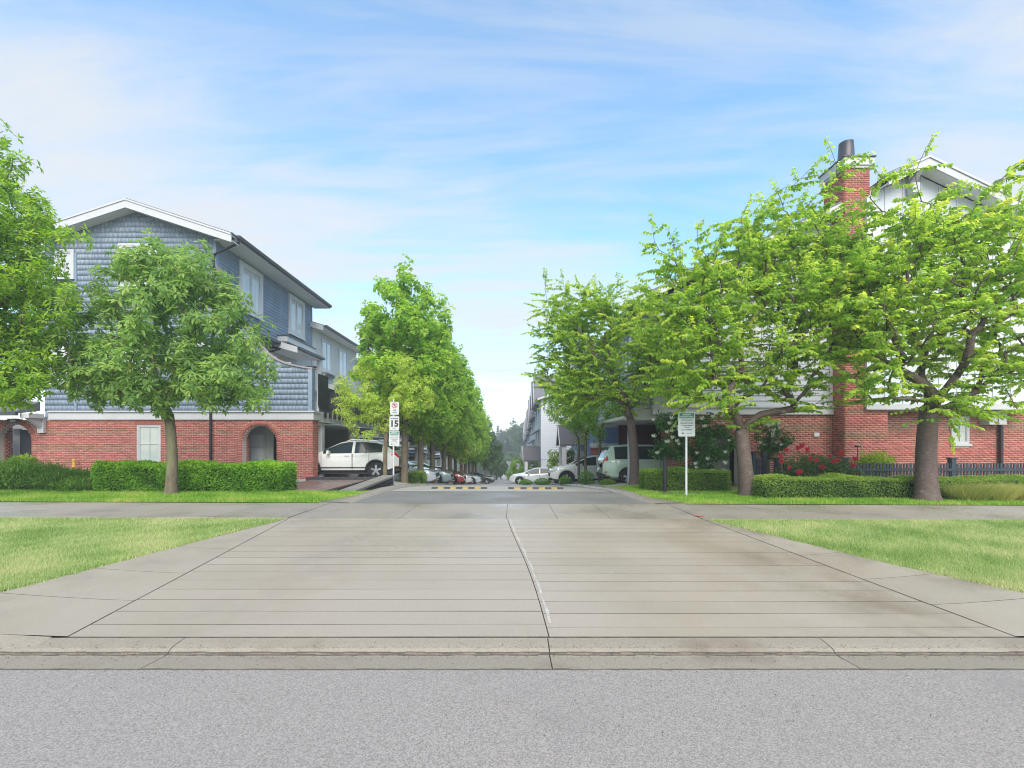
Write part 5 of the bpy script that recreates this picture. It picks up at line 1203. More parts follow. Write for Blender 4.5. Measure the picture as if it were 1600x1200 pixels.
# ------------------------------------------------------------------ left yard: paved path, low block wall, edging
pt = thing('paved_path', 'wet reddish paved path leading to the brick arch at left', 'path', (-6.45, 15, .15))
mb = MB(); mb.box(-7.5, -5.4, 13.0, 17.0, .02, .19); mb.build('path_bed', M['stone'], pt)
for i in range(3):
    for j in range(2):
        q = MB(); x0, x1 = -7.48 + j * 1.03, -7.48 + (j + 1) * 1.03 - .012; y0, y1 = 13.02 + i * 1.32, 13.02 + (i + 1) * 1.32 - .012; q.box(x0, x1, y0, y1, .191, .222); q.build('paving_slab', M['redpaver'], pt)
wl = thing('retaining_wall', 'low dark block retaining wall with pale cap beside the lane at left', 'wall', (-4.6, 15.2, 0))
WX0, WX1 = -4.98, -4.50
def wtop(y): return .235 + (y - 13.1) * .028
n = 9
for k in range(n):
    a, b = 13.1 + 4.5 * k / n, 13.1 + 4.5 * (k + 1) / n - .012; c = MB(); c.hexa([(WX0, a, wtop(a) - .07), (WX1, a, wtop(a) - .07), (WX1, b, wtop(b) - .07), (WX0, b, wtop(b) - .07), (WX0, a, wtop(a)), (WX1, a, wtop(a)), (WX1, b, wtop(b)), (WX0, b, wtop(b))]); c.build('cap_stone', M['capstone'], wl)
for row in range(3):
    y = 13.14 + (row % 2) * .17
    while y < 17.55:
        l = random.uniform(.26, .40); e = min(y + l, 17.58); zt2 = wtop(y) - .075 - row * .15
        if e - y > .08 and zt2 > float(gl(np.array(-4.5), np.array(y))) - .06:
            c = MB(); dx = random.uniform(-.012, .012); c.hexa([(WX0 + .06, y, zt2 - .14), (WX1 - .05 + dx, y, zt2 - .14), (WX1 - .05 + dx, e - .014, zt2 - .14), (WX0 + .06, e - .014, zt2 - .14), (WX0 + .06, y, zt2), (WX1 - .065 + dx, y + .01, zt2 - .01), (WX1 - .065 + dx, e - .024, zt2 - .01), (WX0 + .06, e - .014, zt2)]); c.build('wall_block', M['stone'], wl)
        y = e
xbox(wl, 'wall_core', 'stone', WX0 + .09, WX1 - .1, 13.16, 17.56, -.6, .17)
et = thing('timber_edging', 'dark low edging between paved path and white parked crossover', 'edging', (-6.3, 17.2, .1)); 
for k in range(3): xbox(et, 'timber', 'stone', -7.75 + k * .95, -6.81 + k * .95, 17.1, 17.3, .0, .31)
gp_ = thing('gas_riser', 'rusty yellow pipe riser on the brick wall above junipers at left', 'pipe', (X(115, 18.95), 18.95, 0.0)); x_ = X(115.5, 18.95)
pipe(gp_, 'riser', [(x_, 18.95, -.1), (x_, 18.95, Z(717, 18.95))], .045, 'yellow_pipe', 10)
for z in (.35, .62, .88): m_ = MB(); m_.lathe([(.05, -.03), (.075, -.02), (.075, .02), (.05, .03)], (x_, 18.95, z), n=10); m_.build('coupling', M['yellow_pipe'], gp_)
ub = thing('utility_cover', 'small pale utility box on the ground beside the yellow pipe', 'box', (X(107, 18.3), 18.3, .05)); m_ = MB(); bx = X(107, 18.3); m_.box(bx - .15, bx + .15, 18.2, 18.5, 0, .28); m_.hexa([(bx - .17, 18.18, .281), (bx + .17, 18.18, .281), (bx + .17, 18.52, .281), (bx - .17, 18.52, .281), (bx - .12, 18.23, .34), (bx + .12, 18.23, .34), (bx + .12, 18.47, .34), (bx - .12, 18.47, .34)]); m_.build('housing', M['white'], ub)

# ------------------------------------------------------------------ signs
def plate(root, x, y, z0, z1, w, m='sign_white', r=.03):
    mb = MB(); pts = []
    for cx_, cz_, a0 in ((x + w / 2 - r, z1 - r, 0), (x - w / 2 + r, z1 - r, 90), (x - w / 2 + r, z0 + r, 180), (x + w / 2 - r, z0 + r, 270)):
        for k in range(5): a = math.radians(a0 + 22.5 * k); pts.append((cx_ + r * math.cos(a), y, cz_ + r * math.sin(a)))
    mb.prism(pts, (0, .004, 0)); return mb.build('sign_plate', M[m], root)
def flat(root, name, m, x0, x1, z0, z1, y): return xbox(root, name, m, x0, x1, y - .0035, y - .0005, z0, z1)
SY = 11.85; sx = X(1073, SY); sgz = float(gy(np.array(sx), np.array(SY)))
sg = thing('parking_sign', 'white sign with green header on a steel pole right of the drive', 'sign', (sx, SY, sgz), 'parking rule signs')
pipe(sg, 'pole', [(sx, SY + .035, sgz - .15), (sx, SY + .035, Z(642, SY))], .030, 'steel', 10)
m_ = MB(); m_.lathe([(.034, 0), (.034, .05), (.02, .07), (0, .075)], (sx, SY + .035, Z(642, SY)), n=10); m_.build('pole_cap', M['steel'], sg)
def towing_sign(root, x, y, z0, z1, w):
    p = plate(root, x, y, z0, z1, w); h = z1 - z0; t = lambda f: z1 - h * f
    flat(p, 'green_header', 'sign_green', x - w * .43, x + w * .43, t(.25), t(.045), y)
    text(p, 'RESIDENT', h * .080, (x, y - .006, t(.105)), 'sign_white', bold=.002); text(p, 'PARKING ONLY', h * .074, (x, y - .006, t(.190)), 'sign_white', bold=.002)
    for s_, f_, z_, mm in (('UNAUTHORIZED', .062, .325, 'sign_grey'), ('VEHICLES TOWED', .066, .455, 'sign_grey'), ("AT OWNER'S EXPENSE", .046, .555, 'sign_grey'), ('ANY TIME', .046, .625, 'sign_grey'), ('DAY OR NIGHT', .062, .725, 'sign_grey')): text(p, s_, h * f_, (x, y - .003, t(z_)), mm, bold=.001)
    tr = MB(); tr.prism([(x - w * .32, y - .0035, t(.90)), (x - w * .14, y - .0035, t(.90)), (x - w * .23, y - .0035, t(.80))], (0, .003, 0)); tr.build('emblem', M['sign_grey'], p); flat(p, 'print_line', 'sign_grey', x - w * .02, x + w * .3, t(.875), t(.855), y)
    for zz_ in (t(.02), t(.97)): b_ = MB(); b_.lathe([(.012, -.006), (.012, 0)], (x, y - .002, zz_), 'Y', 8); b_.build('bolt', M['steel'], p)
towing_sign(sg, sx, SY, Z(682, SY), Z(644, SY), .44)
LY = 17.7; lx = X(614.5, LY); lz = float(gl(np.array(lx), np.array(LY)))
s2_ = thing('speed_sign', 'pole with 15 speed limit, no parking and green headed signs, left of the lane', 'sign', (lx, LY, lz), 'parking rule signs')
pipe(s2_, 'pole', [(lx, LY + .035, lz - .2), (lx, LY + .035, Z(624, LY))], .032, 'steel', 10)
p1 = plate(s2_, X(616.5, LY), LY, Z(648, LY), Z(628, LY), .34)
xx = X(616.5, LY)
def ringmb(x, y, z, r0, r1): 
    mb = MB(); n = 28
    for k in range(n):
        a0, a1 = 2 * math.pi * k / n, 2 * math.pi * (k + 1) / n; mb.poly([(x + r0 * math.cos(a0), y, z + r0 * math.sin(a0)), (x + r1 * math.cos(a0), y, z + r1 * math.sin(a0)), (x + r1 * math.cos(a1), y, z + r1 * math.sin(a1)), (x + r0 * math.cos(a1), y, z + r0 * math.sin(a1))])
    return mb
text(p1, 'P', .13, (xx, LY - .003, Z(633.3, LY)), 'sign_black', bold=.004); ringmb(xx, LY - .004, Z(633.3, LY), .085, .11).build('red_ring', M['sign_red'], p1)
sl2 = MB(); zc_ = Z(633.3, LY); sl2.poly([(xx - .075, LY - .0045, zc_ + .055), (xx - .055, LY - .0045, zc_ + .075), (xx + .075, LY - .0045, zc_ - .055), (xx + .055, LY - .0045, zc_ - .075)]); sl2.build('red_slash', M['sign_red'], p1)
text(p1, 'FIRE', .07, (xx, LY - .003, Z(641, LY)), 'sign_grey', bold=.002); text(p1, 'LANE', .07, (xx, LY - .003, Z(644.5, LY)), 'sign_grey', bold=.002)
p2 = plate(s2_, X(616, LY), LY, Z(672.5, LY), Z(650.5, LY), .38); xx = X(616, LY)
text(p2, 'MAXIMUM', .062, (xx, LY - .003, Z(654, LY)), 'sign_black', bold=.001); text(p2, '15', .34, (xx, LY - .003, Z(662.3, LY)), 'sign_black', bold=.012); text(p2, 'km/h', .06, (xx, LY - .003, Z(669.8, LY)), 'sign_black')
towing_sign(s2_, X(616, LY), LY, Z(697, LY), Z(673.2, LY), .40)

# ------------------------------------------------------------------ rubber speed humps, red mark
def hump(label, x0, x1, y, n, first):
    root = thing('speed_hump', label, 'speed bump', ((x0 + x1) / 2, y, float(gl(np.array(0.), np.array(y)))), 'rubber speed humps across the lane')
    w = (x1 - x0) / n
    for k in range(n):
        a, b = x0 + w * k + .003, x0 + w * (k + 1) - .003; z = [float(gl(np.array(q), np.array(y))) + .005 for q in (a, b)]; mb = MB(); pr = [(-.17, 0), (-.14, .022), (-.08, .048), (.0, .058), (.08, .048), (.14, .022), (.17, 0)]
        mb.prism([(a, y + p, z[0] + q) for p, q in pr], (b - a, 0, z[1] - z[0])); mb.build('rubber_segment', M['rubber_yellow' if (k + first) % 2 else 'rubber_black'], root)
HYp = 15.1
hump('black and yellow rubber speed hump across the left half of the lane', X(675, HYp), X(761, HYp), HYp, 9, 0)
hump('black and yellow rubber speed hump across the right half of the lane', X(794, HYp), X(880, HYp), HYp, 9, 0)
mb = MB(); yy = 8.45
mb.prism([(3.36, 8.52, .2475), (3.44, 8.40, .2475), (3.52, 8.36, .2475), (3.55, 8.39, .2475), (3.42, 8.47, .2475)], (0, 0, .004)); tag(mb.build('paint_mark', M['red_paint'], loc=(3.44, 8.44, .2475)), 'small red painted mark at the sidewalk joint right of the drive', 'paint mark')
# ------------------------------------------------------------------ cars
def car(name, label, P_, loc, rotz, col, group='cars parked along the lane', cat='car'):
    """P_: L length, W width, prof lists along x (nose at x=0): bottom, belt, top; glass ranges"""
    root = thing(name, label, cat, loc, group, rotz, local=True)
    L, W = P_['L'], P_['W']; top = P_['top']; belt = P_['belt']; bot = P_['bot']; wh = P_['wheels']; R = P_['R']; ra = R + .06
    gx0, gx1 = P_['glass'][0], P_['glass'][-1]
    xs = set(np.linspace(0, L, 46)) | {p[0] for p in top} | {p[0] for p in belt} | set(P_['glass']) | {.02, .06, .12, L - .02, L - .06, L - .12} | {a for w in P_['ws'] for a in w} | {a for w in P_['rw'] for a in w}
    for w in wh: xs |= {w + ra * math.cos(math.pi * k / 12) for k in range(13)}
    for pz in P_['pillars']: xs |= {pz[0], pz[1]}
    xs = sorted(x for x in xs if 0 <= x <= L); q = [xs[0]]
    for x in xs:
        if x - q[-1] > .006: q.append(x)
    xs = q
    ip = lambda tb, x: float(np.interp(x, [p[0] for p in tb], [p[1] for p in tb]))
    rings = []; T = [0, .10, .32, .55, .80, .94, 1]
    for x in xs:
        zb = ip(bot, x)
        for w in wh:
            if abs(x - w) < ra: zb = max(zb, R + math.sqrt(ra * ra - (x - w) ** 2) * 1.0 - .0)
        zbe, zt = ip(belt, x), ip(top, x); e = min(x, L - x); ww = W / 2 * (1 - .26 * math.exp(-e / .22) - .05 * math.exp(-e / .7))
        zbe = max(zbe, zb + .04); zt = max(zt, zbe + .01)
        prof = [.86, .955, .99, 1.0, .985, .965, .93]
        pts = [(ww * prof[i], zb + (zbe - zb) * T[i]) for i in range(7)]
        gh = zt - zbe; rw = ww * (.93 - .24 * min(1, gh / .5)); 
        pts += [(ww * .93 + (rw - ww * .93) * .5, zbe + gh * .48), (ww * .93 + (rw - ww * .93) * .92, zbe + gh * .86), (rw * .93, zbe + gh * .955), (rw * .6, zbe + gh * .992), (0, zt)]
        full = pts + [(-y, z) for y, z in pts[-2::-1]]
        rings.append([(x - L / 2, y, z) for y, z in full])
    n = len(rings[0]); hN = 11
    V = [p for r in rings for p in r]; groups = {}
    def put(k, f): groups.setdefault(k, []).append(f)
    for i in range(len(xs) - 1):
        xm = (xs[i] + xs[i + 1]) / 2
        for j in range(n - 1):
            jj = j if j < hN else n - 2 - j; f = (i * n + j, (i + 1) * n + j, (i + 1) * n + j + 1, i * n + j + 1); k = 'body'
            side = 'l' if j < hN else 'r'
            gh = ip(top, xm) - ip(belt, xm)
            if jj in (6, 7) and gx0 < xm < gx1 and not any(a < xm < b for a, b in P_['pillars']): k = 'side_window' + side
            elif jj >= 9 and any(a < xm < b for a, b in P_['ws']): k = 'windscreen'
            elif jj >= 9 and any(a < xm < b for a, b in P_['rw']): k = 'rear_window'
            elif jj == 0: k = 'sill'
            elif 1 <= jj <= 5 and any(a < xm < b for a, b in P_['doors']): k = 'door%d%s' % ([a < xm < b for a, b in P_['doors']].index(True), side)
            elif jj in P_.get('tailj', (3, 4)) and xm > L - P_.get('taill', .30): k = 'tail_light' + side
            elif jj in (4, 5) and xm < P_.get('headl', .45): k = 'headlight' + side
            put(k, f)
    for i, rev in ((0, False), (len(xs) - 1, True)):
        c = tuple(i * n + k for k in range(n)); put('body', c[::-1] if not rev else c)
    mm = {'body': col, 'sill': M['plastic'] if P_.get('clad') else col, 'windscreen': M['glass_car'], 'rear_window': M['glass_car']}
    for k, fs in groups.items():
        idx = sorted({v for f in fs for v in f}); mp = {v: a for a, v in enumerate(idx)}; b = MB(); b.v = [V[v] for v in idx]; b.f = [tuple(mp[v] for v in f) for f in fs]
        nm = k[:-1] if k[-1] in 'lr' and k not in ('sill',) and (k.startswith(('side', 'door', 'tail', 'head'))) else k
        if nm.startswith('door'): nm = 'door'
        m_ = mm.get(k) or {'side_window': M['glass_car'], 'door': col, 'tail_light': M['tail'], 'headlight': M['headl']}[nm]
        ob = b.build(nm, m_, root, smooth=True)
        if nm == 'door':
            d = P_['doors'][int(k[4])]; s_ = 1 if k[5] == 'l' else -1; xh = d[1] - .22 - L / 2; zb_ = ip(belt, d[1] - .2) - .10
            for xe in (d[0], d[1]):   # shut lines
                sm = MB(); xx_ = xe - L / 2; zb0_, zb1_ = ip(bot, xe) + .12, ip(belt, xe) - .02; sm.box(xx_ - .006, xx_ + .006, s_ * (W / 2 * .995) - .004, s_ * (W / 2 * .995) + .003, zb0_, zb1_); sm.build('door_seam', M['plastic'], ob)
            hm = MB(); hm.box(xh - .11, xh + .09, s_ * W / 2 * .985 - .02, s_ * W / 2 * .985 + .03, zb_ - .02, zb_ + .02); hm.build('handle', col, ob)
    # underbody, wheels
    ub_ = MB(); ub_.box(-L / 2 + .25, L / 2 - .2, -W / 2 * .80, W / 2 * .80, .20, .75); ub_.build('underbody', M['plastic'], root)
    for w in wh:
        for s_ in (-1, 1):
            yc = s_ * (W / 2 - .125); xw = w - L / 2
            ty = MB(); ty.lathe([(R * .64, -.10), (R * .9, -.11), (R, -.075), (R, .075), (R * .9, .11), (R * .64, .10)], (xw, yc, R), 'Y', 26); t_ = ty.build('tyre', M['tyre'], root, smooth=True)
            rm = MB(); o = s_ * .07; rm.lathe([(R * .66, -.02), (R * .66, .02)], (xw, yc + o, R), 'Y', 26)
            for k in range(5):
                a = 2 * math.pi * k / 5 + .3; c_, s2 = math.cos(a), math.sin(a); r0, r1 = R * .10, R * .655
                for wv0, wv1 in ((.042, .05),):
                    pts = [(xw + c_ * r0 - s2 * wv0, yc + o + s_ * .035, R + s2 * r0 + c_ * wv0), (xw + c_ * r1 - s2 * wv1, yc + o + s_ * .02, R + s2 * r1 + c_ * wv1), (xw + c_ * r1 + s2 * wv1, yc + o + s_ * .02, R + s2 * r1 - c_ * wv1), (xw + c_ * r0 + s2 * wv0, yc + o + s_ * .035, R + s2 * r0 - c_ * wv0)]
                    rm.prism(pts, (0, -s_ * .03, 0))
            rm.lathe([(0, .04 * s_), (R * .14, .035 * s_), (R * .16, -.01 * s_)], (xw, yc + o, R), 'Y', 14); rm.build('rim', M['rim'], t_)
            dk = MB(); dk.lathe([(R * .65, 0), (0, 0)], (xw, yc + o * .3, R), 'Y', 20); dk.build('brake_disc', M['plastic'], t_)
            if P_.get('clad'):
                ar = MB(); pts = []
                for k in range(15):
                    a = math.pi * k / 14; pts.append((xw + (ra + .0) * math.cos(a), s_ * (W / 2 * .985), R + ra * math.sin(a)))
                for (p, q_) in zip(pts[:-1], pts[1:]):
                    ex = 1.11; f_ = lambda p: (xw + (p[0] - xw) * ex, p[1], R + (p[2] - R) * ex); y1 = s_ * .022
                    ar.hexa([p, q_, f_(q_), f_(p), (p[0], p[1] + y1, p[2]), (q_[0], q_[1] + y1, q_[2]), (f_(q_)[0], q_[1] + y1, f_(q_)[2]), (f_(p)[0], p[1] + y1, f_(p)[2])])
                ar.build('arch_trim', M['plastic'], root)
    # mirrors, plate, bumper strip, side strip
    for s_ in (-1, 1):
        mi = MB(); xm_ = gx0 + .25 - L / 2; zz_ = ip(belt, gx0 + .2) + .06; y0_ = s_ * (W / 2 * .93); y1_ = s_ * (W / 2 + .17); mi.hexa([(xm_ - .05, y0_, zz_ - .06), (xm_ + .09, y0_, zz_ - .06), (xm_ + .09, y1_, zz_ - .07), (xm_ - .02, y1_, zz_ - .07), (xm_ - .03, y0_, zz_ + .03), (xm_ + .09, y0_, zz_ + .05), (xm_ + .09, y1_, zz_ + .09), (xm_ + .0, y1_, zz_ + .08)]); mi.build('mirror', col, root)
        if P_.get('strip'): xbox(root, 'side_strip', 'plastic', P_['doors'][0][0] - L / 2, P_['doors'][-1][1] - L / 2, s_ * W / 2 * .985, s_ * (W / 2 * .985 + .025), P_['strip'] - .018, P_['strip'] + .018)
        if P_.get('rails'):
            pipe(root, 'roof_rail', [(gx0 + 1.0 - L / 2, s_ * W / 2 * .66, ip(top, gx0 + 1.0) - .01), (gx0 + 1.2 - L / 2, s_ * W / 2 * .66, ip(top, gx0 + 1.2) + .035), (gx1 - .3 - L / 2, s_ * W / 2 * .66, ip(top, gx1 - .3) + .03), (gx1 - .1 - L / 2, s_ * W / 2 * .66, ip(top, gx1 - .1) - .03)], .018, 'chrome')
    xbox(root, 'number_plate', 'sign_white', L / 2 - .015, L / 2 + .012, -.25, .25, P_.get('platez', .85), P_.get('platez', .85) + .13)
    xbox(root, 'rear_bumper', 'plastic', L / 2 - .16, L / 2 + .02, -W * .36, W * .36, .33, .46)
    xbox(root, 'reflector', 'tail', L / 2 - .16, L / 2 - .06, W * .395, W * .43, .52, .56); xbox(root, 'reflector', 'tail', L / 2 - .16, L / 2 - .06, -W * .43, -W * .395, .52, .56)
    xbox(root, 'grille', 'plastic', -L / 2 - .01, -L / 2 + .05, -W * .26, W * .26, .45, .62)
    return root
SUV = dict(L=4.75, W=1.93, R=.375, wheels=(.92, 3.80), bot=[(0, .42), (.3, .30), (4.3, .30), (4.75, .50)], belt=[(0, .72), (.1, .92), (.5, 1.02), (1.3, 1.10), (2.6, 1.12), (4.0, 1.16), (4.6, 1.20), (4.75, 1.0)],
           top=[(0, .74), (.1, .95), (.5, 1.06), (1.25, 1.16), (2.15, 1.62), (2.55, 1.70), (3.2, 1.705), (3.75, 1.64), (4.15, 1.52), (4.58, 1.20), (4.75, 1.0)], glass=(1.45, 4.05), pillars=[(2.72, 2.84)],
           ws=[(1.3, 2.1)], rw=[(4.17, 4.54)], doors=[(1.4, 2.75), (2.78, 3.50)], clad=True, strip=.50, rails=True, tailj=(4, 5), taill=.30)
VAN = dict(L=4.65, W=1.78, R=.33, wheels=(.85, 3.65), bot=[(0, .40), (.3, .26), (4.3, .28), (4.65, .45)], belt=[(0, .60), (.12, .82), (.5, .92), (1.2, 1.02), (2.4, 1.05), (4.2, 1.06), (4.58, 1.02), (4.65, .85)],
           top=[(0, .62), (.12, .85), (.5, .96), (1.05, 1.12), (2.0, 1.58), (2.6, 1.66), (3.6, 1.67), (4.25, 1.62), (4.38, 1.52), (4.60, 1.05), (4.65, .9)], glass=(1.25, 4.18), pillars=[(2.3, 2.38), (3.35, 3.43)],
           ws=[(1.1, 1.95)], rw=[(4.36, 4.58)], doors=[(1.3, 2.35), (2.38, 3.25)], tailj=(5, 6), taill=.20)
CUV = dict(L=4.6, W=1.85, R=.36, wheels=(.90, 3.60), bot=[(0, .38), (.25, .26), (4.3, .30), (4.6, .50)], belt=[(0, .62), (.06, .80), (.35, .94), (1.3, 1.06), (2.6, 1.10), (4.0, 1.18), (4.5, 1.2), (4.6, .95)],
           top=[(0, .65), (.06, .83), (.35, .97), (1.2, 1.12), (2.1, 1.58), (2.6, 1.66), (3.3, 1.65), (3.95, 1.54), (4.5, 1.24), (4.6, 1.0)], glass=(1.4, 4.0), pillars=[(2.55, 2.66), (3.5, 3.58)],
           ws=[(1.25, 2.05)], rw=[(4.0, 4.45)], doors=[(1.35, 2.55), (2.58, 3.35)], clad=True)
SEDAN = dict(L=4.6, W=1.80, R=.33, wheels=(.90, 3.60), bot=[(0, .34), (.25, .20), (4.35, .24), (4.6, .42)], belt=[(0, .48), (.08, .66), (.4, .78), (1.2, .90), (2.6, .95), (3.9, 1.02), (4.5, 1.02), (4.6, .8)],
           top=[(0, .5), (.08, .69), (.4, .82), (1.15, .95), (2.0, 1.36), (2.5, 1.44), (3.1, 1.42), (3.6, 1.30), (4.05, 1.08), (4.52, 1.04), (4.6, .85)], glass=(1.35, 3.7), pillars=[(2.5, 2.58)],
           ws=[(1.2, 1.95)], rw=[(3.35, 3.95)], doors=[(1.3, 2.5), (2.53, 3.35)])
def put(name, label, spec, px_, Y, dirn, col, z=None, end='nose', twist=0.0):
    """px_: photo column of the near end (nose or tail); dirn +1 nose to +x"""
    L = spec['L']; x = X(px_, Y); c = x + (L / 2 if (dirn < 0) == (end == 'nose') else -L / 2)
    rot = (math.pi if dirn > 0 else 0) + twist
    return car(name, label, spec, (c, Y, float(gl(np.array(c), np.array(Y))) if z is None else z), rot, M[col])
put('parked_crossover', 'white parked crossover with red tail light, tail toward the lane, beside the brick pier', SUV, 629, 20.95, -1, 'paint_white', z=.02, end='tail')
put('parked_hatchback', 'silver car facing the lane between the first maple trunks', SEDAN, 684, 24.2, 1, 'paint_silver', z=-.62)
put('parked_car', 'grey-green car nosing toward the lane behind the third maple trunk', SEDAN, 707, 27.6, 1, 'paint_teal', z=-.92)
put('parked_car', 'dark red car, the only red one down the left row', SEDAN, 727, 34, 1, 'paint_red')
put('parked_car', 'white car next to the dark red car down the left row', SEDAN, 738, 39, 1, 'paint_white')
put('parked_car', 'pale silver car between the white and the blue-black cars down the left row', SEDAN, 752, 46, 1, 'paint_silver')
put('parked_car', 'dark blue-black car at the far end of the left row, next to the open lane', SEDAN, 773, 54, 1, 'paint_dark')
put('parked_minivan', 'pale green minivan parked tail first toward the lane behind a cherry trunk', VAN, 937, 19.2, 1, 'paint_green', z=-.12, end='tail')
put('parked_crossover', 'white crossover nosing toward the lane left of the green minivan', CUV, 858, 26.0, -1, 'paint_white', z=-.74)
put('parked_sedan', 'silver-white sedan nosing into the lane, leftmost car on the right side', SEDAN, 795, 38.0, -1, 'paint_silver')
put('parked_car', 'blue car behind the silver-white sedan on the right', CUV, 826, 45.0, -1, 'paint_blue')
# ------------------------------------------------------------------ trees
def W3(px_, py_, Y): return (X(px_, Y), Y, Z(py_, Y))
def gzz(x, y): return float(gy(np.array(x), np.array(y)))
# right verge cherries
def cbase(px_, Y): x = X(px_, Y); return (x, Y, gzz(x, Y))
b = cbase(1168, 12.0)
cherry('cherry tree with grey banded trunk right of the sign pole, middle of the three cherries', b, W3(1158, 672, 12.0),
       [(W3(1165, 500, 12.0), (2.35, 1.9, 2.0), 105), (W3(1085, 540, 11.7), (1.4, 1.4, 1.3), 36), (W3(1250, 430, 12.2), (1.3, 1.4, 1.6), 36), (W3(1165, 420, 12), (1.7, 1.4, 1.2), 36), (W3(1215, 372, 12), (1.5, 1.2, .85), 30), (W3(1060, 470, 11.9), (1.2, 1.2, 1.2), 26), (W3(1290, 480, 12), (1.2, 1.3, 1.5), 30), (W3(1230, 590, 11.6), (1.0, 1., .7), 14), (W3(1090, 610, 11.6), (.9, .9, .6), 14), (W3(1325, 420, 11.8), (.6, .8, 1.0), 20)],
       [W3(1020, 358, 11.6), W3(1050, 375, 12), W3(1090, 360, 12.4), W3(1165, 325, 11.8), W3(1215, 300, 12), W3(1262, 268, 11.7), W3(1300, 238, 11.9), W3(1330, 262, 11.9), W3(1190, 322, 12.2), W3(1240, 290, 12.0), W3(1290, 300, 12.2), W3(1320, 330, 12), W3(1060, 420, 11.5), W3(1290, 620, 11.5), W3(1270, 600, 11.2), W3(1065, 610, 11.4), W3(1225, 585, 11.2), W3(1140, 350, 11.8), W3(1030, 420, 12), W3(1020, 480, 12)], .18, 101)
b = cbase(1449, 10.9)
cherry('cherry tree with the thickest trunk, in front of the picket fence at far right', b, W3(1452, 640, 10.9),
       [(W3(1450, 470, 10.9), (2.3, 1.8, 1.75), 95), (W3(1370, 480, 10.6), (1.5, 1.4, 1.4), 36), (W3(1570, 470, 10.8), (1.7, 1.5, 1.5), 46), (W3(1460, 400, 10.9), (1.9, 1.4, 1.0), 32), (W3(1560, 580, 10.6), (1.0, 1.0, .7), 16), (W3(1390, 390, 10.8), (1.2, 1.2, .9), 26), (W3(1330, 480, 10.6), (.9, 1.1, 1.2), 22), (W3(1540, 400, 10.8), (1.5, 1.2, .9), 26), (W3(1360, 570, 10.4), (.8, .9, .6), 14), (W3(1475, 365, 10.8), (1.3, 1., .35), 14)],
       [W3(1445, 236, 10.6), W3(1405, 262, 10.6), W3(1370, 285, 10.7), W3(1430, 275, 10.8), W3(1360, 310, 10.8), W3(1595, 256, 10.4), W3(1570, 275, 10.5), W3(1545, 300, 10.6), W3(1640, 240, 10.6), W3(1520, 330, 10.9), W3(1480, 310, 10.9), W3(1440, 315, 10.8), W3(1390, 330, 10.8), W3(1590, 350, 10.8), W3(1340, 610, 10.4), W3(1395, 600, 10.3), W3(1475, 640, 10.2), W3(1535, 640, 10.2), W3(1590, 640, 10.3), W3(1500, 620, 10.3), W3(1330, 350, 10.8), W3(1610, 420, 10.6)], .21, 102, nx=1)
b = cbase(991, 16.2)
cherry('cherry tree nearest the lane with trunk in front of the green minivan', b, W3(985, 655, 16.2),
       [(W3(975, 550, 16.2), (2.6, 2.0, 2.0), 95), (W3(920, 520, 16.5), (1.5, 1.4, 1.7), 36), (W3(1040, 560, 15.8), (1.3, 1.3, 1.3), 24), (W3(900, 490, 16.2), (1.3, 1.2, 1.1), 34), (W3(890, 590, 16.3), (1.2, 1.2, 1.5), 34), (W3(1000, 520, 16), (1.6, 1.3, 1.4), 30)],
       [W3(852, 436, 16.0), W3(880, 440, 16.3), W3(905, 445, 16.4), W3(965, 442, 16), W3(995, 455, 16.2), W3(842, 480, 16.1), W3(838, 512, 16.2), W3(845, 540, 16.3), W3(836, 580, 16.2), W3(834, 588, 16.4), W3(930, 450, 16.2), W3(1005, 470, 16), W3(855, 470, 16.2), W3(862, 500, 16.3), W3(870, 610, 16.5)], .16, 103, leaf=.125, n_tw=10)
# small trees behind it
for i, (px_, Y, lab) in enumerate(((905, 24.5, 'slim young tree by the white crossover, leftmost of three thin trunks on the right'), (915, 22.8, 'slim young tree, middle of three thin trunks on the right'), (938, 20.6, 'slim young tree behind the round shrubs, rightmost of three thin trunks on the right'))):
    x = X(px_, Y); z = float(gl(np.array(x), np.array(Y)))
    broad('young_tree', lab, 'tree', (x, Y, z), W3(px_, 690, Y), [(W3(px_ - 10, 620, Y), (1.55, 1.3, 1.7), 46)], .065, 120 + i, M['lf_maple'], M['bark_smooth'], .13, 40, 4, .28, .35, .55, group='slim young trees on the right', last=1.3, hexa=False, cl=.45, flare=1.2)
# left foreground trees
b = cbase(267, 12.0)
broad('lawn_tree', 'round green tree with compound leaves and slim trunk before the laurel hedge at left', 'tree', b, W3(264, 648, 12.0),
      [(W3(262, 520, 12.0), (2.45, 2.0, 2.05), 150), (W3(180, 545, 11.8), (1.1, 1.2, 1.2), 26), (W3(352, 555, 11.9), (1.0, 1.2, 1.25), 26), (W3(262, 420, 12), (1.2, 1.2, .8), 24), (W3(235, 420, 12), (.9, 1., .7), 14), (W3(150, 590, 11.8), (.8, .9, .65), 18), (W3(385, 585, 11.8), (.7, .9, .85), 20), (W3(320, 600, 11.5), (.8, .8, .5), 14), (W3(215, 600, 11.4), (.8, .8, .5), 14), (W3(320, 440, 12), (.9, 1, .8), 16)],
      [W3(240, 385, 11.9), W3(205, 400, 12), W3(290, 392, 12), W3(330, 425, 12), W3(110, 575, 11.8), W3(125, 620, 11.7), W3(415, 610, 11.8), W3(395, 625, 11.7), W3(180, 610, 11.4), W3(325, 625, 11.5), W3(240, 625, 11.3), W3(410, 570, 12), W3(115, 530, 12)], .125, 201, M['lf_ash'], M['bark_smooth'], .17, 30, 7, .30, .32, .34, last=1.15, cl=.74, young=.24, flare=1.5)
bx = X(-75, 10.6)
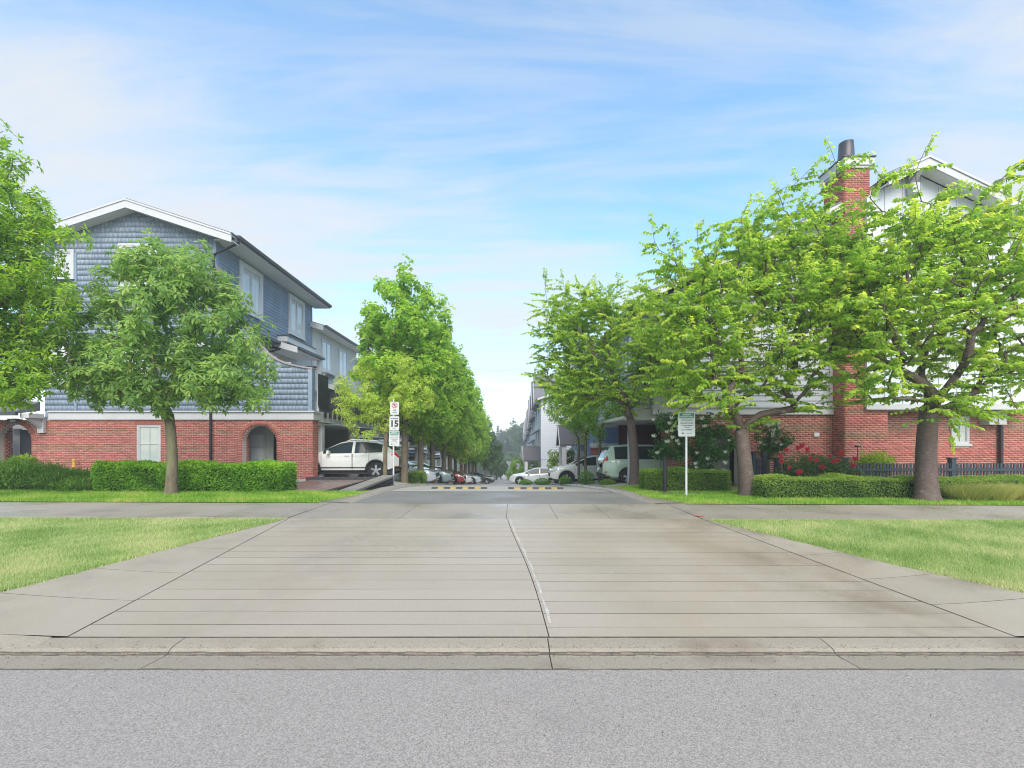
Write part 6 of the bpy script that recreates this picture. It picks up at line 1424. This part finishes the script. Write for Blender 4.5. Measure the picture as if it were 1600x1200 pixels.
broad('street_tree', 'large feathery green tree cut by the left edge of the picture', 'tree', (bx, 10.6, gzz(bx, 10.6)), (bx, 10.6, 2.3),
      [(W3(-70, 430, 10.6), (2.0, 1.9, 3.1), 170), (W3(-10, 560, 10.6), (1.2, 1.4, 1.3), 60), (W3(-10, 400, 10.6), (1.3, 1.2, 1.5), 50), (W3(-60, 270, 10.6), (1.0, 1.0, 1.2), 30), (W3(15, 470, 10.5), (.9, 1.1, 1.5), 60), (W3(10, 330, 10.5), (.6, .8, 1.1), 34), (W3(35, 590, 10.4), (.75, .9, .6), 30)],
      [W3(5, 205, 10.5), W3(20, 245, 10.5), W3(48, 255, 10.6), W3(45, 300, 10.5), W3(75, 335, 10.5), W3(100, 365, 10.4), W3(128, 378, 10.4), W3(95, 420, 10.5), W3(110, 445, 10.4), W3(85, 500, 10.5), W3(80, 560, 10.5), W3(70, 610, 10.3), W3(40, 625, 10.3), W3(15, 630, 10.2), W3(60, 380, 10.5), W3(60, 450, 10.5)], .19, 202, M['lf_zelk'], M['bark_smooth'], .125, 38, 7, .30, .15, .36, group=None, last=1.25, cl=.55, young=.28, horiz=.35)
# little maple by the sign
bx = X(602, 18.7)
broad('young_maple', 'small lime green maple with arching crown beside the 15 speed sign', 'tree', (bx, 18.7, -.12), W3(604, 668, 18.7),
      [(W3(598, 612, 18.7), (2.0, .85, 1.15), 110), (W3(600, 572, 18.7), (1.4, .8, .6), 44), (W3(555, 640, 18.8), (1.05, .7, .65), 32), (W3(650, 620, 18.9), (1.0, .7, .8), 30)],
      [W3(520, 625, 18.8), W3(527, 600, 18.9), W3(540, 660, 18.75), W3(675, 590, 18.7), W3(670, 630, 18.7), W3(560, 680, 18.75), W3(590, 675, 18.7), W3(640, 650, 18.75)], .085, 203, M['lf_young'], M['bark_smooth'], .12, 44, 6, .25, .45, .32, last=1.1, young=.45, cl=.85)
# left row of maples: three built, the rest copied with their own turn and size
def maple(i, px_, Y, top_py, hw, lab, seed, zg=None):
    x = X(px_, Y); z = float(gl(np.array(x), np.array(Y))) + .02; zt2 = Z(top_py, Y); H = zt2 - z
    return broad('maple_tree', lab, 'tree', (x, Y, z), (x + .03, Y, z + H * .32),
        [((x, Y, z + H * .55), (hw * 1.02, hw * 1.0, H * .24), 90), ((x, Y, z + H * .74), (hw * .95, hw * .9, H * .20), 80), ((x, Y, z + H * .36), (hw * .85, hw * .85, H * .09), 28)],
        [(x + .05, Y, zt2), (x - hw * .45, Y - .1, zt2 - H * .10), (x + hw * .4, Y, zt2 - H * .12), (x - hw * .75, Y, zt2 - H * .2), (x + hw * .8, Y + .1, zt2 - H * .28)], .15, seed, M['lf_maple'], M['bark_smooth'], .19, 26, 6, .34, .30, .66, group='maples lining the left side of the lane', last=1.1, cl=.62, young=.28, start=.8, hexa=False)
mp = [maple(0, 632, 20.3, 408, 2.3, 'tallest maple of the left row, nearest the speed sign', 301), maple(1, 657, 22.6, 470, 2.0, 'second maple of the left row, behind the tallest one', 302), maple(2, 676, 26.0, 500, 1.95, 'third maple of the left row, before the silver car', 303)]
spots = [(692, 29.4, 'fourth maple of the left row, by the grey-green car'), (703, 32.8, 'fifth maple of the left row, with a forked trunk in front of red cars'), (712, 36.3, 'sixth maple of the left row'), (720, 40.0, 'seventh maple of the left row'), (727, 44, 'eighth maple of the left row'), (733, 48.2, 'ninth maple of the left row'), (738.5, 52.5, 'tenth maple of the left row'), (743, 57, 'last tall maple of the left row, where the row meets the sky')]
for k, (px_, Y, lab) in enumerate(spots):
    src = mp[k % 3]; r = src.copy(); C.objects.link(r); x = X(px_, Y); r.location = (x, Y, float(gl(np.array(x), np.array(Y))) + .02); r.rotation_euler = (0, 0, 1.1 + k * 1.9); s_ = (.94, 1.06, .90, 1.02, 1.1)[k % 5]; r.scale = (s_, s_ * (1.08, .95, 1.0)[k % 3], (.97, 1.03, .93, 1.0)[k % 4]); r['label'] = lab
    for chd in src.children: c = chd.copy(); C.objects.link(c); c.parent = r
# low lime tree and slim saplings under the row
x = X(722, 34.5); broad('small_tree', 'low bright green round tree under the left maples', 'tree', (x, 34.5, float(lane(34.5))), (x, 34.5, float(lane(34.5)) + 1.6), [((x, 34.5, float(lane(34.5)) + 3.0), (1.5, 1.3, 1.3), 60)], .07, 310, M['lf_young'], M['bark_smooth'], .16, 14, 5, .22, .3, .55, hexa=False, last=.9, cl=.4)
for k, (px_, Y, top, hw, lm, lab) in enumerate(((768, 70, 668, 2.4, 'lf_far', 'dark tree past the end of the left maple row'), (776, 84, 690, 2.3, 'lf_far', 'rounded tree below and right of the dark tree at the end of the left row'), (783, 98, 712, 2.2, 'lf_far', 'rounded far tree, second from the open lane on the left'), (789, 108, 722, 1.8, 'lf_far', 'smallest far round tree beside the lane end on the left'))):
    x = X(px_, Y); z = float(lane(Y)); zt2 = Z(top, Y); H = zt2 - z
    broad('far_tree', lab, 'tree', (x - 1, Y, z), (x - 1, Y, z + H * .3), [((x - 1, Y, z + H * .6), (hw, hw, H * .36), 50)], .16, 320 + k, M[lm], M['bark_smooth'], .38, 20, 5, .5, .2, .65, hexa=False, last=1.4, cl=.35 + .05 * k, young=.05)
for k, (px_, Y, top, hw, lab) in enumerate(((826, 52, 713, 2.5, 'leafy bright green tree behind the silver-white sedan'), (808, 62, 733, 1.6, 'low green shrub tree left of the leafy tree on the right side of the lane'), (880, 34, 698, 1.0, 'small light green tree by the white crossover on the right'))):
    x = X(px_, Y); z = float(lane(Y)); zt2 = Z(top, Y); H = zt2 - z
    broad('garden_tree', lab, 'tree', (x, Y, z), (x, Y, z + H * .25), [((x, Y, z + H * .6), (hw, hw * .8, H * .38), 46)], .07, 340 + k, M['lf_lime' if k == 2 else 'lf_maple'], M['bark_smooth'], .22, 28, 5, .35, .2, .6, hexa=False, last=1.1, cl=.45)
# forest behind: conifers and broadleaf trees
def conifer(label, px_, Y, top, hw, seed):
    x = X(px_, Y); z = -9.6; H = Z(top, Y) - z; rg = np.random.default_rng(seed); root = thing('fir_tree', label, 'tree', (x, Y, z), 'hazy forest trees')
    mb = MB(); mb.tube([(x, Y, z - .2), (x, Y, z + H * .5), (x, Y, z + H * .98)], [.32, .2, .03], 8); mb.build('trunk', M['bark_smooth'], root)
    n = 2600; t = rg.random(n) ** .8; a = rg.uniform(0, 6.283, n); lay = np.floor(t * 22) / 22; rr = hw * (1 - lay) * (.55 + .45 * rg.random(n)) * (1 + .3 * np.sin(a * 3 + lay * 40))
    q = rg.random(n) ** .6; B = np.column_stack([x + np.cos(a) * rr * q, Y + np.sin(a) * rr * q, z + H * (.12 + .86 * lay) - rr * q * .28 + rg.normal(0, .1, n)])
    Dn = np.column_stack([np.cos(a), np.sin(a), -.35 + 0 * a]) + rg.normal(0, .3, (n, 3)); L = rg.uniform(.7, 1.3, n) * (.5 + .7 * (1 - t))
    leaves_mesh('crown', B, Dn, np.tile([0, 0, 1.], (n, 1)), L, L * .38, np.clip(rg.normal(.5, .3, n), 0, 1.5), M['lf_fir'], root, hexa=False); return root
fl_ = [(757, 190, 664, 3.4, 'fir'), (771, 165, 671, 3.6, 'fir'), (783, 200, 668, 3.2, 'fir'), (793, 175, 683, 3.0, 'fir'), (748, 175, 675, 3.5, 'fir'), (738, 185, 668, 3.5, 'fir'), (808, 185, 662, 5.5, 'b'), (799, 205, 666, 5.0, 'b'), (820, 170, 663, 5.5, 'b'), (832, 190, 657, 6.0, 'b'), (788, 160, 705, 4.0, 'b'), (803, 158, 706, 4.2, 'b'), (764, 158, 708, 4.5, 'b'), (845, 175, 668, 5, 'b'), (778, 215, 662, 3.5, 'fir'), (814, 215, 660, 3.5, 'fir'), (722, 180, 672, 5, 'b')]
nm_ = ['first', 'second', 'third', 'fourth', 'fifth', 'sixth', 'seventh', 'eighth', 'ninth']; ci = {'fir': 0, 'b': 0}
for q_, (px_, Y, top, hw, kd) in enumerate(sorted(fl_)):
    wd = nm_[ci[kd]]; ci[kd] += 1
    if kd == 'fir': conifer('hazy blue-green conifer in the far forest, %s conifer from the left' % wd, px_, Y, top, hw, 400 + q_)
    else:
        x = X(px_, Y); z = -9.6; H = Z(top, Y) - z
        broad('forest_tree', 'hazy leafy tree in the far forest, %s leafy one from the left' % wd, 'tree', (x, Y, z), (x, Y, z + H * .25), [((x, Y, z + H * .56), (hw, hw, H * .42), 60)], .3, 430 + q_, M['lf_far'], M['bark_smooth'], .8, 9, 5, .9, .2, .65, group='hazy forest trees', hexa=False, last=2.6, cl=.45, young=.1)
# a continuous wood farther back fills the skyline
def wood():
    rg = np.random.default_rng(77); n = 30000; x = rg.uniform(-260, 260, n); y = rg.uniform(235, 300, n); h = 19 + 5 * np.sin(x * .19) + 4 * np.sin(x * .53 + 2) + 2.5 * np.sin(x * 1.3)
    z = -9.6 + h * rg.random(n) ** .6; d = rg.normal(0, 1, (n, 3)); L = rg.uniform(1.0, 2.4, n)
    o = leaves_mesh('forest', np.column_stack([x, y, z]), d, rg.normal(0, 1, (n, 3)), L, L * .6, np.clip(rg.normal(.45, .3, n), 0, 1.5), M['lf_far'], None, (0, 235, -9.6), hexa=False, kind='stuff'); tag(o, 'hazy mass of forest closing the view beyond the last houses', 'forest')
wood()

# ------------------------------------------------------------------ moist air
hzm = bpy.data.materials.new('moist_air'); hzm.use_nodes = True; t_ = hzm.node_tree; t_.nodes.remove(t_.nodes['Principled BSDF'])
pv = t_.nodes.new('ShaderNodeVolumePrincipled'); pv.inputs['Color'].default_value = (0.93, 0.97, 1.0, 1); pv.inputs['Density'].default_value = HAZE; pv.inputs['Anisotropy'].default_value = 0.2
t_.links.new(pv.outputs[0], t_.nodes['Material Output'].inputs['Volume'])
if HAZE > 0:
    mb = MB(); mb.box(-950, 950, -62, 1850, -10.9, 16.5); mb.build('haze', hzm, loc=(0, 800, -10.9), kind='stuff')
# ------------------------------------------------------------------ hedges, shrubs, flowers
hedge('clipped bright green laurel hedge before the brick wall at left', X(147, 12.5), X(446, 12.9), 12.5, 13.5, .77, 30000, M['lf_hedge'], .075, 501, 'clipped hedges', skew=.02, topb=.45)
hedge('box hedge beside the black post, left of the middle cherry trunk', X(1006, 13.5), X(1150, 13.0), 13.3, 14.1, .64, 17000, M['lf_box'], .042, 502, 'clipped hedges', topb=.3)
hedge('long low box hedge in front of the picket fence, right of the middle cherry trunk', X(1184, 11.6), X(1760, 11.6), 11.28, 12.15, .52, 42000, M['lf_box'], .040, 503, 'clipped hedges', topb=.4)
hedge('low hedge between the first maple trunk and the silver car', X(628, 21.2), X(662, 21.2), 20.6, 21.8, .55, 5000, M['lf_box'], .05, 504, 'clipped hedges', zf=lambda x, y: gl(x, y) + .05, topb=.3)
for k, (px_, Y, r_, rz, lab) in enumerate(((916, 20.6, .33, .34, 'round clipped shrub beside the green minivan, tallest of the lane shrubs'), (883, 23.2, .28, .24, 'small round clipped shrub before the white crossover'), (848, 26.3, .42, .20, 'low clipped shrub in front of the sedan door, right one of two'), (822, 27.5, .36, .17, 'low clipped shrub hiding the front wheel of the sedan'), (950, 18.2, .30, .15, 'low dark ground shrub under the minivan bumper'))):
    x = X(px_, Y); z = float(gl(np.array(x), np.array(Y))); bush('round_shrub', lab, 'shrub', (x, Y, z + rz * .9), (r_, r_, rz), 3200, M['lf_hedge' if k != 4 else 'lf_box'], .042, 520 + k, group='clipped shrubs along the right of the lane', core=.86, up=.1)
for k, (px_, Y, rx, rz, lab) in enumerate(((28, 13.4, 1.25, .78, 'spreading juniper at the left edge below the porch arch'), (98, 13.6, .95, .52, 'spreading juniper between the left-edge juniper and the laurel hedge'), (-55, 13.0, 1.2, .75, 'spreading juniper cut off by the left edge of the picture'), (135, 13.2, .6, .30, 'low juniper tuft against the end of the laurel hedge'))):
    x = X(px_, Y); bush('juniper', lab, 'shrub', (x, Y, gzz(x, Y) + rz * .45), (rx, .7, rz * .62), 9000, M['lf_jun'], .115, 540 + k, group='spreading junipers', core=.5, wid=.22, up=.7)
x = X(37, 15.5); bush('golden_shrub', 'small golden yellow shrub by the left porch arch', 'shrub', (x, 15.5, .85), (.32, .3, .30), 900, M['lf_lime'], .10, 550)
x = X(1366, 14.9); bush('golden_shrub', 'lime green shrub behind the picket fence at the foot of the chimney', 'shrub', (x, 14.85, .85), (.62, .4, .42), 3200, M['lf_lime'], .085, 551, wid=.34, core=.4)
# rose bushes with red blooms
def flower(root, name, p, r, m, rg, petals=9):
    mb = MB(); p = Vector(p)
    for k in range(petals):
        a = k * 2.4; e = (k / petals); d = Vector((math.cos(a), math.sin(a), 0)); up = Vector((0, -.35, .9)); rr = r * (.35 + .65 * e); b_ = p + d * rr * .25 - up * .01 * k; t_ = p + d * rr + up * (r * (.9 - .7 * e)); s_ = Vector((-d.y, d.x, 0)) * rr * .55
        mb.poly([b_ - s_ * .5, b_ + s_ * .5, t_ + s_ * .8, t_ + d * .02, t_ - s_ * .8])
    return mb.build(name, m, root)
ro = bush('rose_bush', 'rose bush with red blooms left of the path light, behind the box hedge', 'flowers', (X(1275, 13.9), 13.9, .58), (1.25, .42, .66), 6500, M['lf_rose'], .075, 560, core=.45, wid=.6)
rg = np.random.default_rng(9)
for px_, py_, r_ in ((1229, 703, .055), (1220, 712, .06), (1221, 721, .07), (1247, 700, .07), (1253, 696, .075), (1261, 702, .06), (1248, 738, .085), (1253, 749, .07), (1275, 719, .06), (1284, 730, .075), (1302, 721, .07), (1310, 719, .05), (1314, 708, .075), (1336, 717, .075), (1333, 727, .075), (1266, 716, .05), (1233, 730, .05), (1297, 712, .04)):
    flower(ro, 'bloom', W3(px_, py_, 13.42 + rg.uniform(0, .1)), r_ * 1.45, M['flower_red'], rg)
# dogwood shrubs with white bracts
def dogwood(label, base, top, blobs, nfl, seed, fl_boxes):
    r = broad('dogwood', label, 'tree', base, top, blobs, .05, seed, M['lf_dog'], M['bark_smooth'], .13, 50, 4, .2, .35, .5, group='white flowering dogwoods', last=.9, hexa=False, cl=.45, young=.02)
    rg = np.random.default_rng(seed)
    for (px0, px1, py0, py1, Y, n) in fl_boxes:
        for k in range(n): flower(r, 'bloom', W3(rg.uniform(px0, px1), rg.uniform(py0, py1), Y + rg.uniform(-.1, .2)), rg.uniform(.06, .10), M['flower_white'], rg, 6)
    return r
dogwood('white flowering dogwood behind the sign pole', (X(1090, 14.6), 14.6, .1), W3(1090, 715, 14.6), [(W3(1090, 690, 14.5), (1.25, .6, .95), 60), (W3(1045, 680, 14.5), (.7, .5, .9), 24), (W3(1085, 740, 14.4), (.9, .5, .35), 12)], 30, 601, [(1050, 1145, 650, 745, 13.85, 22), (1015, 1060, 650, 720, 13.9, 11)])
dogwood('white flowering dogwood against the brick wall right of the middle cherry trunk', (X(1200, 15.3), 15.3, .1), W3(1200, 715, 15.3), [(W3(1205, 682, 15.2), (.62, .4, .62), 30)], 14, 602, [(1185, 1222, 658, 700, 14.85, 18)])
# straw-green ornamental grasses at far right
for k, (px_, lab) in enumerate(((1510, 'straw-green tufted grass at far right, nearest the thick cherry trunk'), (1550, 'straw-green tufted grass at far right, between two others'), (1592, 'straw-green tufted grass at the right picture edge'))):
    x0 = X(px_, 10.95)
    def rgn(r, n, x0=x0): a = r.uniform(0, 6.283, n); q = .30 * np.sqrt(r.random(n)); x = x0 + np.cos(a) * q; y = 10.95 + np.sin(a) * q; return x, y, gy(x, y) + .0
    tag(blades('ornamental_grass', rgn, 2600, .40, .014, M['lf_tuft'], lean=1.1, seed=700 + k), lab, 'grass', 'tufted grasses')
    bpy.data.objects[-1] if False else None
